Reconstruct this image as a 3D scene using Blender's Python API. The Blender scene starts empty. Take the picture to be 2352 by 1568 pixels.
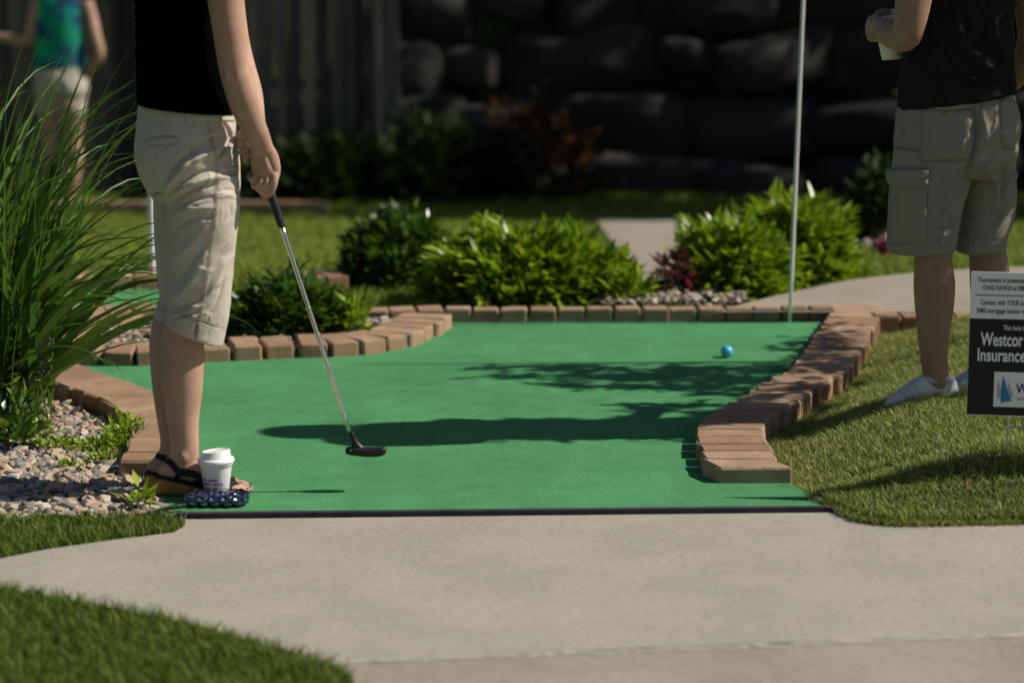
import bpy, bmesh, math, random
import numpy as np
from mathutils import Vector, Matrix, noise
from mathutils.bvhtree import BVHTree

random.seed(7); rng = np.random.default_rng(7)
scene = bpy.context.scene
COL = scene.collection

# ------------------------------------------------------------------ camera
HC = 1.55
F_PX, CX, CY = 5553.3, 1176.0, 784.0            # 85 mm on 36 mm, measured on a 2352 px wide view
TH = math.atan(999.0 / F_PX)
cam_d = bpy.data.cameras.new('camera'); cam = bpy.data.objects.new('camera', cam_d); COL.objects.link(cam)
cam.location = (0, 0, HC); cam.rotation_euler = (math.pi / 2 - TH, 0, 0)
cam_d.lens = 85; cam_d.sensor_width = 36; cam_d.clip_end = 2000; cam_d.clip_start = 0.05
cam_d.dof.use_dof = True; cam_d.dof.focus_distance = 6.92; cam_d.dof.aperture_fstop = 2.0
scene.camera = cam

# ------------------------------------------------------------------ world, sun, exposure
SUN_EL = math.radians(43.0); SUN_AZ = math.radians(2.0)        # azimuth from +X towards +Y
SUNV = Vector((math.cos(SUN_EL) * math.cos(SUN_AZ), math.cos(SUN_EL) * math.sin(SUN_AZ), math.sin(SUN_EL)))
w = bpy.data.worlds.new('World'); scene.world = w; w.use_nodes = True
nt = w.node_tree; sky = nt.nodes.new('ShaderNodeTexSky'); sky.sky_type = 'NISHITA'; sky.sun_disc = False
sky.sun_elevation = SUN_EL; sky.sun_rotation = math.pi / 2 - SUN_AZ
nt.links.new(sky.outputs[0], nt.nodes['Background'].inputs[0]); nt.nodes['Background'].inputs[1].default_value = 0.05
sd = bpy.data.lights.new('sun', 'SUN'); sd.energy = 5.0; sd.angle = math.radians(0.55); sd.color = (1, 0.93, 0.82)
sun = bpy.data.objects.new('sun', sd); COL.objects.link(sun); sun.location = SUNV * 40
sun.rotation_euler = (-SUNV).to_track_quat('-Z', 'Y').to_euler()
scene.view_settings.view_transform = 'Standard'; scene.view_settings.look = 'None'
scene.view_settings.exposure = 0.1; scene.view_settings.gamma = 1; scene.view_settings.use_curve_mapping = False

# ------------------------------------------------------------------ measuring helpers (photo measurements -> real places)
_ct, _st = math.cos(TH), math.sin(TH)
def ray(x, y):
    a, b = (x - CX) / F_PX, (y - CY) / F_PX
    return Vector((a, _ct - b * _st, -_st - b * _ct))
def A(x, y, Y):
    d = ray(x, y); return Vector((0, 0, HC)) + d * (Y / d.y)
def G(x, y, z=0.0):
    d = ray(x, y); return Vector((0, 0, HC)) + d * ((z - HC) / d.z)
def project(P):
    P = np.asarray(P, float); q = P - np.array([0, 0, HC])
    zc = q[:, 1] * _ct - q[:, 2] * _st; dn = -q[:, 1] * _st - q[:, 2] * _ct
    return CX + F_PX * q[:, 0] / zc, CY + F_PX * dn / zc
def mpp(Y, z=0.5): return (Y * _ct + (HC - z) * _st) / F_PX       # metres per measured pixel
def sstep(t):
    t = np.clip(t, 0, 1); return t * t * (3 - 2 * t)
def zfar(Y): return -0.62 * float(np.clip((Y - 10.5) / 6.6, 0, 1))
def GT(x, y, dz=0.0):
    z = 0.0
    for _ in range(25):
        p = G(x, y, z); z = 0.5 * z + 0.5 * (zfar(p.y) + dz)
    return G(x, y, z)

# ------------------------------------------------------------------ materials
def ramp(nt, fac, stops):
    r = nt.nodes.new('ShaderNodeValToRGB'); nt.links.new(fac, r.inputs[0])
    el = r.color_ramp.elements
    while len(el) < len(stops): el.new(0.5)
    for e, (p, c) in zip(el, stops): e.position = p; e.color = (*c, 1)
    return r.outputs[0]
def mat(name, stops, scale=8, detail=5, rough=0.8, bump=0.0, bscale=60, metallic=0, spec=0.3, sss=0.0, rnd=0.0,
        transl=0.0, island=False, speck=None, coat=0, bdist=0.01, stretch=None, objrand=False, sheen=0, stain=None):
    m = bpy.data.materials.new(name); m.use_nodes = True; t = m.node_tree; L = t.links
    b = t.nodes['Principled BSDF']; out = t.nodes['Material Output']
    geo = t.nodes.new('ShaderNodeNewGeometry')
    vec = geo.outputs['Position']
    if stretch:
        mp = t.nodes.new('ShaderNodeMapping'); mp.inputs['Scale'].default_value = stretch; L.new(vec, mp.inputs[0]); vec = mp.outputs[0]
    n = t.nodes.new('ShaderNodeTexNoise'); n.inputs['Scale'].default_value = scale; n.inputs['Detail'].default_value = detail
    n.inputs['Roughness'].default_value = 0.62
    L.new(vec, n.inputs['Vector'])
    if len(stops) == 1: stops = [(0, stops[0]), (1, stops[0])]
    elif not isinstance(stops[0][1], (tuple, list)): stops = [(0.3, stops[0]), (0.7, stops[1])]
    fac = n.outputs['Fac']
    if island or objrand:
        mx = t.nodes.new('ShaderNodeMath'); mx.operation = 'MULTIPLY_ADD'
        if island: src = geo.outputs['Random Per Island']
        else: src = t.nodes.new('ShaderNodeObjectInfo').outputs['Random']
        L.new(src, mx.inputs[0]); mx.inputs[1].default_value = rnd
        m2 = t.nodes.new('ShaderNodeMath'); m2.operation = 'MULTIPLY'; m2.inputs[1].default_value = 1 - rnd
        L.new(fac, m2.inputs[0]); L.new(m2.outputs[0], mx.inputs[2]); fac = mx.outputs[0]
    col = ramp(t, fac, stops)
    if speck:
        sn = t.nodes.new('ShaderNodeTexNoise'); sn.inputs['Scale'].default_value = speck[0]; sn.inputs['Detail'].default_value = 2
        L.new(geo.outputs['Position'], sn.inputs['Vector'])
        sf = ramp(t, sn.outputs['Fac'], [(speck[1], (0, 0, 0)), (speck[1] + 0.08, (1, 1, 1))])
        mixn = t.nodes.new('ShaderNodeMix'); mixn.data_type = 'RGBA'
        L.new(sf, mixn.inputs[0]); L.new(col, mixn.inputs[6]); mixn.inputs[7].default_value = (*speck[2], 1); col = mixn.outputs[2]
    if stain:
        n3 = t.nodes.new('ShaderNodeTexNoise'); n3.inputs['Scale'].default_value = stain[0]; n3.inputs['Detail'].default_value = 7; n3.inputs['Roughness'].default_value = 0.65
        L.new(geo.outputs['Position'], n3.inputs['Vector']); g_ = 1 - stain[1]
        sc_ = ramp(t, n3.outputs['Fac'], [(0.38, (g_, g_, g_)), (0.62, (1, 1, 1))]); mm_ = t.nodes.new('ShaderNodeMix'); mm_.data_type = 'RGBA'; mm_.blend_type = 'MULTIPLY'; mm_.inputs[0].default_value = 1
        L.new(col, mm_.inputs[6]); L.new(sc_, mm_.inputs[7]); col = mm_.outputs[2]
    L.new(col, b.inputs['Base Color'])
    b.inputs['Roughness'].default_value = rough; b.inputs['Metallic'].default_value = metallic
    b.inputs['Specular IOR Level'].default_value = spec; b.inputs['Coat Weight'].default_value = coat
    b.inputs['Sheen Weight'].default_value = sheen
    if sss:
        b.inputs['Subsurface Weight'].default_value = sss; b.inputs['Subsurface Radius'].default_value = (0.012, 0.005, 0.003); b.inputs['Subsurface Scale'].default_value = 0.5
    if bump:
        bn = t.nodes.new('ShaderNodeTexNoise'); bn.inputs['Scale'].default_value = bscale; bn.inputs['Detail'].default_value = 4
        L.new(vec, bn.inputs['Vector'])
        bp = t.nodes.new('ShaderNodeBump'); bp.inputs['Strength'].default_value = bump; bp.inputs['Distance'].default_value = bdist
        L.new(bn.outputs['Fac'], bp.inputs['Height']); L.new(bp.outputs[0], b.inputs['Normal'])
    if transl:
        tr = t.nodes.new('ShaderNodeBsdfTranslucent'); L.new(col, tr.inputs[0])
        ms = t.nodes.new('ShaderNodeMixShader'); ms.inputs[0].default_value = transl
        L.new(b.outputs[0], ms.inputs[1]); L.new(tr.outputs[0], ms.inputs[2]); L.new(ms.outputs[0], out.inputs[0])
    return m
M = {}
M['turf'] = mat('turf', [(0.25, (0.068, 0.245, 0.098)), (0.75, (0.100, 0.315, 0.136))], 9, 10, 0.95, 0.9, 220, stain=(2.2, 0.16), speck=(190, 0.60, (0.035, 0.16, 0.06)), spec=0.05, bdist=0.004)
M['concrete'] = mat('concrete', [(0.3, (0.315, 0.285, 0.235)), (0.7, (0.40, 0.365, 0.305))], 45, 12, stain=(3.0, 0.14), rough=0.92, bump=0.3, bscale=160, speck=(150, 0.58, (0.26, 0.228, 0.182)), spec=0.2, bdist=0.003)
M['concrete_warm'] = mat('concrete_warm', [(0.3, (0.275, 0.242, 0.192)), (0.7, (0.355, 0.315, 0.252))], 45, 12, 0.92, 0.3, 160, stain=(3.0, 0.16), speck=(150, 0.58, (0.23, 0.197, 0.152)), spec=0.2, bdist=0.003)
M['grout'] = mat('grout', [(0.3, (0.30, 0.27, 0.22)), (0.7, (0.52, 0.49, 0.43))], 40, 4, 0.95, 0.6, 150)
M['edging'] = mat('edging', [(0.3, (0.022, 0.016, 0.03)), (0.7, (0.05, 0.035, 0.055))], 20, 4, 0.6)
M['soil'] = mat('soil', [(0.3, (0.035, 0.028, 0.018)), (0.7, (0.07, 0.055, 0.035))], 25, 6, 1.0, 0.6, 60)
M['lawn_soil'] = mat('lawn_soil', [(0.3, (0.03, 0.045, 0.012)), (0.7, (0.06, 0.08, 0.022))], 14, 6, 1.0, 0.6, 90)
M['ground_grass'] = mat('ground_grass', [(0.3, (0.055, 0.085, 0.014)), (0.5, (0.085, 0.125, 0.02)), (0.75, (0.13, 0.16, 0.035))], 3, 12, 1.0, 0.8, 60)
M['brick'] = mat('brick', [(0.2, (0.27, 0.165, 0.100)), (0.5, (0.385, 0.25, 0.158)), (0.85, (0.49, 0.345, 0.23))], 40, 9, 0.95, 1.0, 260, stain=(9, 0.25), objrand=True, rnd=0.45, speck=(320, 0.66, (0.12, 0.07, 0.05)), bdist=0.004)
M['stone'] = mat('stone', [(0.15, (0.12, 0.12, 0.125)), (0.32, (0.26, 0.24, 0.215)), (0.55, (0.40, 0.335, 0.255)), (0.72, (0.42, 0.28, 0.16)), (0.9, (0.47, 0.43, 0.38))], 30, 5, 0.85, 0.5, 180, objrand=True, rnd=0.8, bdist=0.003)
M['gravel'] = mat('gravel', [(0.15, (0.12, 0.12, 0.125)), (0.32, (0.26, 0.24, 0.215)), (0.55, (0.40, 0.335, 0.255)), (0.72, (0.42, 0.28, 0.16)), (0.9, (0.47, 0.43, 0.38))], 30, 5, 0.85, 0.5, 180, island=True, rnd=0.8, bdist=0.003)
M['pebble'] = mat('pebble', [(0.1, (0.22, 0.165, 0.13)), (0.5, (0.38, 0.32, 0.26)), (0.9, (0.52, 0.46, 0.40))], 30, 4, 0.8, island=True, rnd=0.8)
M['grass'] = mat('grass', [(0.1, (0.08, 0.14, 0.014)), (0.42, (0.21, 0.28, 0.035)), (0.70, (0.37, 0.39, 0.11)), (0.92, (0.58, 0.50, 0.28))], 3, 3, 0.55, island=True, rnd=0.75, transl=0.3, spec=0.35)
M['grass_shaded'] = mat('grass_shaded', [(0.1, (0.05, 0.10, 0.010)), (0.45, (0.105, 0.17, 0.02)), (0.75, (0.17, 0.23, 0.035)), (0.97, (0.32, 0.29, 0.12))], 3, 3, 0.6, island=True, rnd=0.75, transl=0.3, spec=0.2)  # greener than grass with less straw; shaded tone also put into the colour
M['grass_far'] = mat('grass_far', [(0.1, (0.13, 0.20, 0.024)), (0.6, (0.22, 0.29, 0.04)), (0.95, (0.32, 0.34, 0.07))], 1.5, 3, 0.7, island=True, rnd=0.5, transl=0.3, spec=0.2)
M['blade'] = mat('blade', [(0.15, (0.02, 0.06, 0.006)), (0.5, (0.065, 0.15, 0.012)), (0.9, (0.19, 0.27, 0.045))], 6, 3, 0.42, objrand=True, rnd=0.6, transl=0.32, spec=0.5)
M['leaf'] = mat('leaf', [(0.1, (0.09, 0.18, 0.006)), (0.5, (0.21, 0.34, 0.009)), (0.9, (0.38, 0.48, 0.03))], 6, 2, 0.34, island=True, rnd=0.75, transl=0.4, spec=0.6)
M['leaf_dark'] = mat('leaf_dark', [(0.1, (0.025, 0.065, 0.006)), (0.6, (0.07, 0.15, 0.012)), (0.9, (0.20, 0.28, 0.03))], 6, 2, 0.3, island=True, rnd=0.75, transl=0.3, spec=0.7)
M['leaf_weed'] = mat('leaf_weed', [(0.1, (0.15, 0.27, 0.008)), (0.6, (0.28, 0.42, 0.016)), (0.9, (0.42, 0.54, 0.05))], 6, 2, 0.5, island=True, rnd=0.7, transl=0.4)
M['leaf_shaded'] = mat('leaf_shaded', [(0.1, (0.012, 0.03, 0.006)), (0.6, (0.025, 0.055, 0.01)), (0.9, (0.05, 0.08, 0.016))], 6, 2, 0.6, island=True, rnd=0.75, transl=0.25, spec=0.2)  # dark leaf copy for the back shrubs, their shade put into the colour
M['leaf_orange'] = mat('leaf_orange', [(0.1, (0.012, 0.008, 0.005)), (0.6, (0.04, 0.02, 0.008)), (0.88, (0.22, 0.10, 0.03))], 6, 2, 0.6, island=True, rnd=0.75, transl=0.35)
M['leaf_purple'] = mat('leaf_purple', [(0.1, (0.05, 0.012, 0.02)), (0.6, (0.11, 0.03, 0.04)), (0.9, (0.16, 0.08, 0.06))], 6, 2, 0.5, island=True, rnd=0.75, transl=0.3)
M['leaf_tree'] = mat('leaf_tree', [(0.1, (0.02, 0.05, 0.008)), (0.9, (0.06, 0.11, 0.015))], 3, 2, 0.6, island=True, rnd=0.7, transl=0.25)
M['petal_pink'] = mat('petal_pink', [(0.5, 0.03, 0.14), (0.6, 0.08, 0.2)], 30, 2, 0.6, transl=0.3)
M['petal_white'] = mat('petal_white', [(0.62, 0.5, 0.48), (0.7, 0.62, 0.58)], 30, 2, 0.6, transl=0.3)
M['petal_purple'] = mat('petal_purple', [(0.10, 0.03, 0.17), (0.17, 0.06, 0.26)], 60, 2, 0.6, transl=0.2)
M['bark'] = mat('bark', [(0.05, 0.038, 0.028), (0.12, 0.09, 0.065)], 20, 6, 0.95, 0.8, 40)
M['stem'] = mat('stem', [(0.06, 0.07, 0.02), (0.1, 0.1, 0.04)], 20, 4, 0.8)
M['plank'] = mat('plank', [(0.25, (0.035, 0.034, 0.037)), (0.55, (0.14, 0.125, 0.12)), (0.85, (0.42, 0.29, 0.21))], 6, 6, 0.95, 0.6, 30, stretch=(6, 6, 0.6), objrand=True, rnd=0.5)  # warm pale streaks: sunlight on the boards put into the colour
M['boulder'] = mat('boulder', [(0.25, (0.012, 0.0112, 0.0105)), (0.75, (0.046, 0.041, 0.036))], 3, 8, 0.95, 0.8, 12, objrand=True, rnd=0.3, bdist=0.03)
M['skin'] = mat('skin', [(0.3, (0.43, 0.255, 0.18)), (0.7, (0.51, 0.315, 0.23))], 22, 8, 0.6, 0.25, 260, speck=(330, 0.66, (0.36, 0.20, 0.14)), stain=(12, 0.10), spec=0.3, sss=0.12, bdist=0.002)
M['skin_man'] = mat('skin_man', [(0.3, (0.29, 0.17, 0.12)), (0.7, (0.36, 0.215, 0.155))], 16, 6, 0.55, 0.15, 250, spec=0.3, sss=0.1, bdist=0.002)
M['khaki'] = mat('khaki', [(0.25, (0.46, 0.405, 0.34)), (0.75, (0.52, 0.465, 0.395))], 9, 8, 0.92, 0.25, 700, spec=0.1, sheen=0.1, bdist=0.001)
M['khaki_stitch'] = mat('khaki_stitch', [(0.40, 0.34, 0.27), (0.46, 0.4, 0.32)], 50, 2, 0.9)
M['cargo'] = mat('cargo', [(0.25, (0.24, 0.205, 0.175)), (0.75, (0.31, 0.268, 0.23))], 8, 8, 0.92, 0.4, 500, spec=0.1, bdist=0.001)
M['cargo_dark'] = mat('cargo_dark', [(0.2, 0.18, 0.155), (0.26, 0.23, 0.2)], 12, 6, 0.92, 0.4, 500, spec=0.1)
M['black_knit'] = mat('black_knit', [(0.0015, 0.0015, 0.0018), (0.0025, 0.0025, 0.003)], 20, 4, 1.0, 0.3, 500, spec=0.0, bdist=0.001)
M['black_tee'] = mat('black_tee', [(0.014, 0.0135, 0.013), (0.022, 0.021, 0.02)], 10, 5, 0.95, 0.4, 300, spec=0.1, bdist=0.002)
M['tie_dye'] = mat('tie_dye', [(0.34, (0.004, 0.03, 0.05)), (0.44, (0.006, 0.07, 0.15)), (0.52, (0.0, 0.22, 0.19)), (0.62, (0.01, 0.38, 0.17))], 6, 3, 0.9)
M['cream'] = mat('cream', [(0.42, 0.38, 0.31), (0.5, 0.46, 0.39)], 6, 5, 0.9)
M['hair'] = mat('hair', [(0.03, 0.016, 0.008), (0.08, 0.045, 0.022)], 60, 4, 0.5, 0.5, 120, stretch=(1, 1, 0.1))
M['hair_blond'] = mat('hair_blond', [(0.4, 0.3, 0.16), (0.55, 0.42, 0.24)], 60, 4, 0.5, 0.5, 120, stretch=(1, 1, 0.1))
M['cork'] = mat('cork', [(0.3, (0.27, 0.13, 0.045)), (0.7, (0.36, 0.19, 0.07))], 60, 5, 0.7, 0.3, 150, bdist=0.002)
M['strap'] = mat('strap', [(0.008, 0.007, 0.008), (0.016, 0.014, 0.016)], 30, 4, 0.6)
M['nail'] = mat('nail', [(0.03, 0.10, 0.12), (0.04, 0.13, 0.15)], 10, 2, 0.2, coat=0.5)
M['gold'] = mat('gold', [(0.8, 0.5, 0.15), (0.85, 0.55, 0.2)], 10, 2, 0.25, metallic=1)
M['foam'] = mat('foam', [(0.72, 0.71, 0.69), (0.78, 0.77, 0.75)], 30, 3, 0.55, spec=0.3)
M['lid'] = mat('lid', [(0.8, 0.8, 0.8), (0.84, 0.84, 0.84)], 30, 3, 0.3, spec=0.5)
M['ink_magenta'] = mat('ink_magenta', [(0.22, 0.03, 0.07), (0.26, 0.04, 0.09)], 10, 2, 0.6)
M['ink_orange'] = mat('ink_orange', [(0.6, 0.1, 0.03), (0.65, 0.12, 0.04)], 10, 2, 0.6)
M['quilt'] = mat('quilt', [(0.10, 0.12, 0.22), (0.16, 0.18, 0.30)], 20, 3, 0.16, metallic=1, coat=0.6)
M['grip'] = mat('grip', [(0.014, 0.014, 0.015), (0.025, 0.025, 0.027)], 40, 4, 0.6, 0.3, 400, bdist=0.001)
M['chrome'] = mat('chrome', [(0.62, 0.63, 0.66), (0.7, 0.71, 0.74)], 10, 2, 0.18, metallic=1)
M['putter_black'] = mat('putter_black', [(0.009, 0.007, 0.010), (0.016, 0.013, 0.016)], 20, 3, 0.42, spec=0.4)
M['ball'] = mat('ball', [(0.06, 0.40, 0.74), (0.08, 0.44, 0.78)], 10, 2, 0.3, spec=0.5, coat=0.3)
M['white_pole'] = mat('white_pole', [(0.78, 0.77, 0.76), (0.82, 0.81, 0.8)], 10, 3, 0.4)
M['sign_white'] = mat('sign_white', [(0.72, 0.77, 0.75), (0.76, 0.81, 0.79)], 4, 3, 0.5)
M['sign_black'] = mat('sign_black', [(0.005, 0.005, 0.005), (0.008, 0.008, 0.008)], 4, 3, 0.45)
M['ink_black'] = mat('ink_black', [(0.03, 0.02, 0.03), (0.04, 0.03, 0.04)], 4, 2, 0.6)
M['ink_blue'] = mat('ink_blue', [(0.01, 0.18, 0.38), (0.02, 0.22, 0.44)], 4, 2, 0.6)
M['ink_mauve'] = mat('ink_mauve', [(0.4, 0.36, 0.42), (0.44, 0.4, 0.46)], 4, 2, 0.6)
M['ink_purple'] = mat('ink_purple', [(0.09, 0.03, 0.22), (0.11, 0.04, 0.26)], 4, 2, 0.6)
M['wire'] = mat('wire', [(0.3, 0.3, 0.31), (0.4, 0.4, 0.41)], 20, 3, 0.4, metallic=0.9)
M['sneaker'] = mat('sneaker', [(0.5, 0.52, 0.54), (0.6, 0.62, 0.64)], 20, 5, 0.75, 0.3, 300, bdist=0.002)
M['sneaker_trim'] = mat('sneaker_trim', [(0.42, 0.44, 0.47), (0.5, 0.52, 0.55)], 20, 5, 0.75)
M['rubber'] = mat('rubber', [(0.66, 0.66, 0.65), (0.74, 0.74, 0.73)], 20, 4, 0.6)

# ------------------------------------------------------------------ object helpers
def mesh_np(name, V, faces):
    V = np.asarray(V, np.float32); me = bpy.data.meshes.new(name)
    loops = []; starts = []; c = 0
    for f in faces:
        f = np.asarray(f, np.int32)
        if f.size == 0: continue
        k = f.shape[1]; loops.append(f.ravel()); starts.append(c + np.arange(len(f)) * k); c += f.size
    loops = np.concatenate(loops).astype(np.int32); starts = np.concatenate(starts).astype(np.int32)
    me.vertices.add(len(V)); me.vertices.foreach_set('co', V.ravel())
    me.loops.add(len(loops)); me.loops.foreach_set('vertex_index', loops)
    me.polygons.add(len(starts)); me.polygons.foreach_set('loop_start', starts)
    me.update(calc_edges=True); me.validate(); return me
def smooth(me, on=True): me.polygons.foreach_set('use_smooth', np.full(len(me.polygons), on)); me.update()
def verts_of(me):
    a = np.empty(len(me.vertices) * 3, np.float32); me.vertices.foreach_get('co', a); return a.reshape(-1, 3)
def set_verts(me, V): me.vertices.foreach_set('co', np.asarray(V, np.float32).ravel()); me.update()
def wloc(o):
    p = Vector((0, 0, 0))
    while o: p += o.location; o = o.parent
    return p
def tag(o, label=None, cat=None, group=None, kind=None):
    if label: o['label'] = label
    if cat: o['category'] = cat
    if group: o['group'] = group
    if kind: o['kind'] = kind
    return o
def obj(name, me, m, parent=None, smooth_on=True, center=True):
    """link a mesh whose vertices are world coordinates; origin goes to its base"""
    V = verts_of(me); lo, hi = V.min(0), V.max(0)
    o = bpy.data.objects.new(name, me); COL.objects.link(o)
    org = Vector(((lo[0] + hi[0]) / 2, (lo[1] + hi[1]) / 2, lo[2])) if center else Vector((0, 0, 0))
    set_verts(me, V - np.array(org, np.float32))
    if m: me.materials.append(M[m] if isinstance(m, str) else m)
    if parent: o.parent = parent; o.location = org - wloc(parent)
    else: o.location = org
    smooth(me, smooth_on); me.name = name
    return o
def empty(name, loc, label, cat, group=None):
    o = bpy.data.objects.new(name, None); COL.objects.link(o); o.location = loc; o.empty_display_size = 0.1
    return tag(o, label, cat, group)
def place(name, me, loc, parent, rz=0, rx=0, ry=0, sc=(1, 1, 1)):
    o = bpy.data.objects.new(name, me); COL.objects.link(o)
    if parent: o.parent = parent; loc = Vector(loc) - wloc(parent)
    o.location = loc; o.rotation_euler = (rx, ry, rz); o.scale = sc; return o

class MB:
    def __init__(s): s.v = []; s.f = []
    def add(s, v, f):
        k = len(s.v); s.v += [tuple(p) for p in v]; s.f += [tuple(i + k for i in q) for q in f]; return s
    def loft(s, rings, cap=True, closed=True):
        n = len(rings[0]); v = [p for r in rings for p in r]; f = []
        for i in range(len(rings) - 1):
            for j in range(n if closed else n - 1):
                a = i * n + j; b = i * n + (j + 1) % n; f.append((a, b, b + n, a + n))
        if cap:
            f.append(tuple(range(n - 1, -1, -1))); k = (len(rings) - 1) * n; f.append(tuple(range(k, k + n)))
        return s.add(v, f)
    def box(s, c, d, rot=None):
        v = []
        for sx in (-1, 1):
            for sy in (-1, 1):
                for sz in (-1, 1):
                    p = Vector((sx * d[0] / 2, sy * d[1] / 2, sz * d[2] / 2))
                    if rot: p = rot @ p
                    v.append(p + Vector(c))
        return s.add(v, [(0, 1, 3, 2), (4, 6, 7, 5), (0, 4, 5, 1), (2, 3, 7, 6), (0, 2, 6, 4), (1, 5, 7, 3)])
    def mesh(s, name='m'):
        me = bpy.data.meshes.new(name); me.from_pydata([tuple(p) for p in s.v], [], s.f); me.update()
        return me
def cr(pts, n=4):
    """Catmull-Rom through rows of numbers"""
    P = np.array(pts, float); out = []
    for i in range(len(P) - 1):
        p0 = P[max(i - 1, 0)]; p1 = P[i]; p2 = P[i + 1]; p3 = P[min(i + 2, len(P) - 1)]
        for k in range(n):
            t = k / n
            out.append(0.5 * ((2 * p1) + (-p0 + p2) * t + (2 * p0 - 5 * p1 + 4 * p2 - p3) * t * t + (-p0 + 3 * p1 - 3 * p2 + p3) * t ** 3))
    out.append(P[-1]); return np.array(out)
def ell(c, u, v, n=24, p=2.0):
    out = []
    for k in range(n):
        a = 2 * math.pi * k / n; ca, sa = math.cos(a), math.sin(a)
        ca = math.copysign(abs(ca) ** (2 / p), ca); sa = math.copysign(abs(sa) ** (2 / p), sa)
        out.append(Vector(c) + Vector(u) * ca + Vector(v) * sa)
    return out
def limb(mb, pts, ref=(0, 1, 0), n=16, sub=4, p=2.0):
    """pts rows: x,y,z,ru,rv ; rv lies along ref"""
    R = cr(pts, sub) if len(pts) > 2 else np.array(pts, float); rings = []
    for i, r in enumerate(R):
        t = Vector(R[min(i + 1, len(R) - 1)][:3]) - Vector(R[max(i - 1, 0)][:3]); t.normalize()
        v = Vector(ref) - t * Vector(ref).dot(t); v.normalize(); u = v.cross(t)
        rings.append(ell(r[:3], u * max(r[3], 1e-4), v * max(r[4], 1e-4), n, p))
    return mb.loft(rings)
def stack(mb, rows, n=32, sub=4, p=2.2):
    """horizontal sections: x,y,z,rx,ry"""
    R = cr(rows, sub); return mb.loft([ell(r[:3], (r[3], 0, 0), (0, r[4], 0), n, p) for r in R])
def blob(mb, c, r, n=12, rot=None):
    rings = []
    for i in range(1, n):
        a = math.pi * i / n; rings.append([])
        for j in range(2 * n):
            b = math.pi * j / n
            q = Vector((r[0] * math.sin(a) * math.cos(b), r[1] * math.sin(a) * math.sin(b), -r[2] * math.cos(a)))
            rings[-1].append(Vector(c) + (rot @ q if rot else q))
    return mb.loft(rings)
def fuse(mb, voxel, it=6, fac=0.5):
    me = mb.mesh('tmp'); o = bpy.data.objects.new('tmp', me); COL.objects.link(o)
    r = o.modifiers.new('r', 'REMESH'); r.mode = 'VOXEL'; r.voxel_size = voxel
    if it:
        s_ = o.modifiers.new('s', 'SMOOTH'); s_.factor = fac; s_.iterations = it
    dg = bpy.context.evaluated_depsgraph_get(); dg.update()
    out = bpy.data.meshes.new_from_object(o.evaluated_get(dg)); bpy.data.objects.remove(o); bpy.data.meshes.remove(me)
    return out
def vnormals(me):
    a = np.empty(len(me.vertices) * 3, np.float32); me.vertices.foreach_get('normal', a); return a.reshape(-1, 3)
def sculpt(me, folds, fine=0.0, fscale=9.0):
    """cloth folds: (polyline, half width, depth) given on the side of the garment that was measured"""
    V = verts_of(me); N = vnormals(me); x, y = project(V)
    toc = np.array([0, 0, HC]) - V; toc /= np.linalg.norm(toc, axis=1)[:, None]
    face = sstep(((N * toc).sum(1) - 0.05) / 0.25); D = np.zeros(len(V))
    for pl, wd, dp in folds:
        P = cr(pl, 6); best = np.full(len(V), 1e9); tb = np.zeros(len(V))
        for i in range(len(P) - 1):
            a, b = P[i], P[i + 1]; d = b - a; L2 = max((d * d).sum(), 1e-6)
            t = np.clip(((x - a[0]) * d[0] + (y - a[1]) * d[1]) / L2, 0, 1)
            dist = np.hypot(x - a[0] - t * d[0], y - a[1] - t * d[1]); m_ = dist < best
            best[m_] = dist[m_]; tb[m_] = (i + t[m_]) / (len(P) - 1)
        D += 1.5 * dp * np.exp(-(best / (wd * .8)) ** 1.5) * (0.35 + 0.65 * np.sin(np.pi * np.clip(tb, 0.02, 0.98))) * face
    if fine:
        D += fine * np.array([noise.noise(Vector((p[0] * fscale, p[1] * fscale, p[2] * fscale * 1.6))) + 0.5 * noise.noise(Vector(p) * fscale * 2.7) for p in V])
    set_verts(me, V + N * D[:, None])
def creases(boxes, seed):
    r = random.Random(seed); out = []
    for (x0, y0, x1, y1, n, ang, dp, ln) in boxes:
        for _ in range(n):
            x, y = r.uniform(x0, x1), r.uniform(y0, y1); a = math.radians(ang + r.gauss(0, 22)); l = ln * r.uniform(.5, 1.3); c = r.uniform(-.25, .25) * l
            p = [(x - math.cos(a) * l / 2, y + math.sin(a) * l / 2), (x + c * math.sin(a), y + c * math.cos(a)), (x + math.cos(a) * l / 2, y - math.sin(a) * l / 2)]
            out.append((p, r.uniform(2.2, 5), dp * r.choice((-1, 1)) * r.uniform(.4, 1.2)))
    return out
def bvh_of(*objs):
    v = []; f = []
    for o in objs:
        k = len(v); W = wloc(o); v += [Vector(p.co) + W for p in o.data.vertices]; f += [[i + k for i in p.vertices] for p in o.data.polygons]
    return BVHTree.FromPolygons(v, f)
def on(bvh, x, y, lift=0.0):
    p, n, i, d = bvh.ray_cast(Vector((0, 0, HC)), ray(x, y).normalized())
    return (p + n * lift, n) if p else (None, None)
def tube(mb, pts, r, n=8, sub=3):
    pts = [p for p in pts if p is not None]
    rows = [(p[0], p[1], p[2], r if np.isscalar(r) else r[i], r if np.isscalar(r) else r[i]) for i, p in enumerate(pts)]
    ref = (0, 1, 0.13)
    return limb(mb, rows, ref, n, sub)

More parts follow.
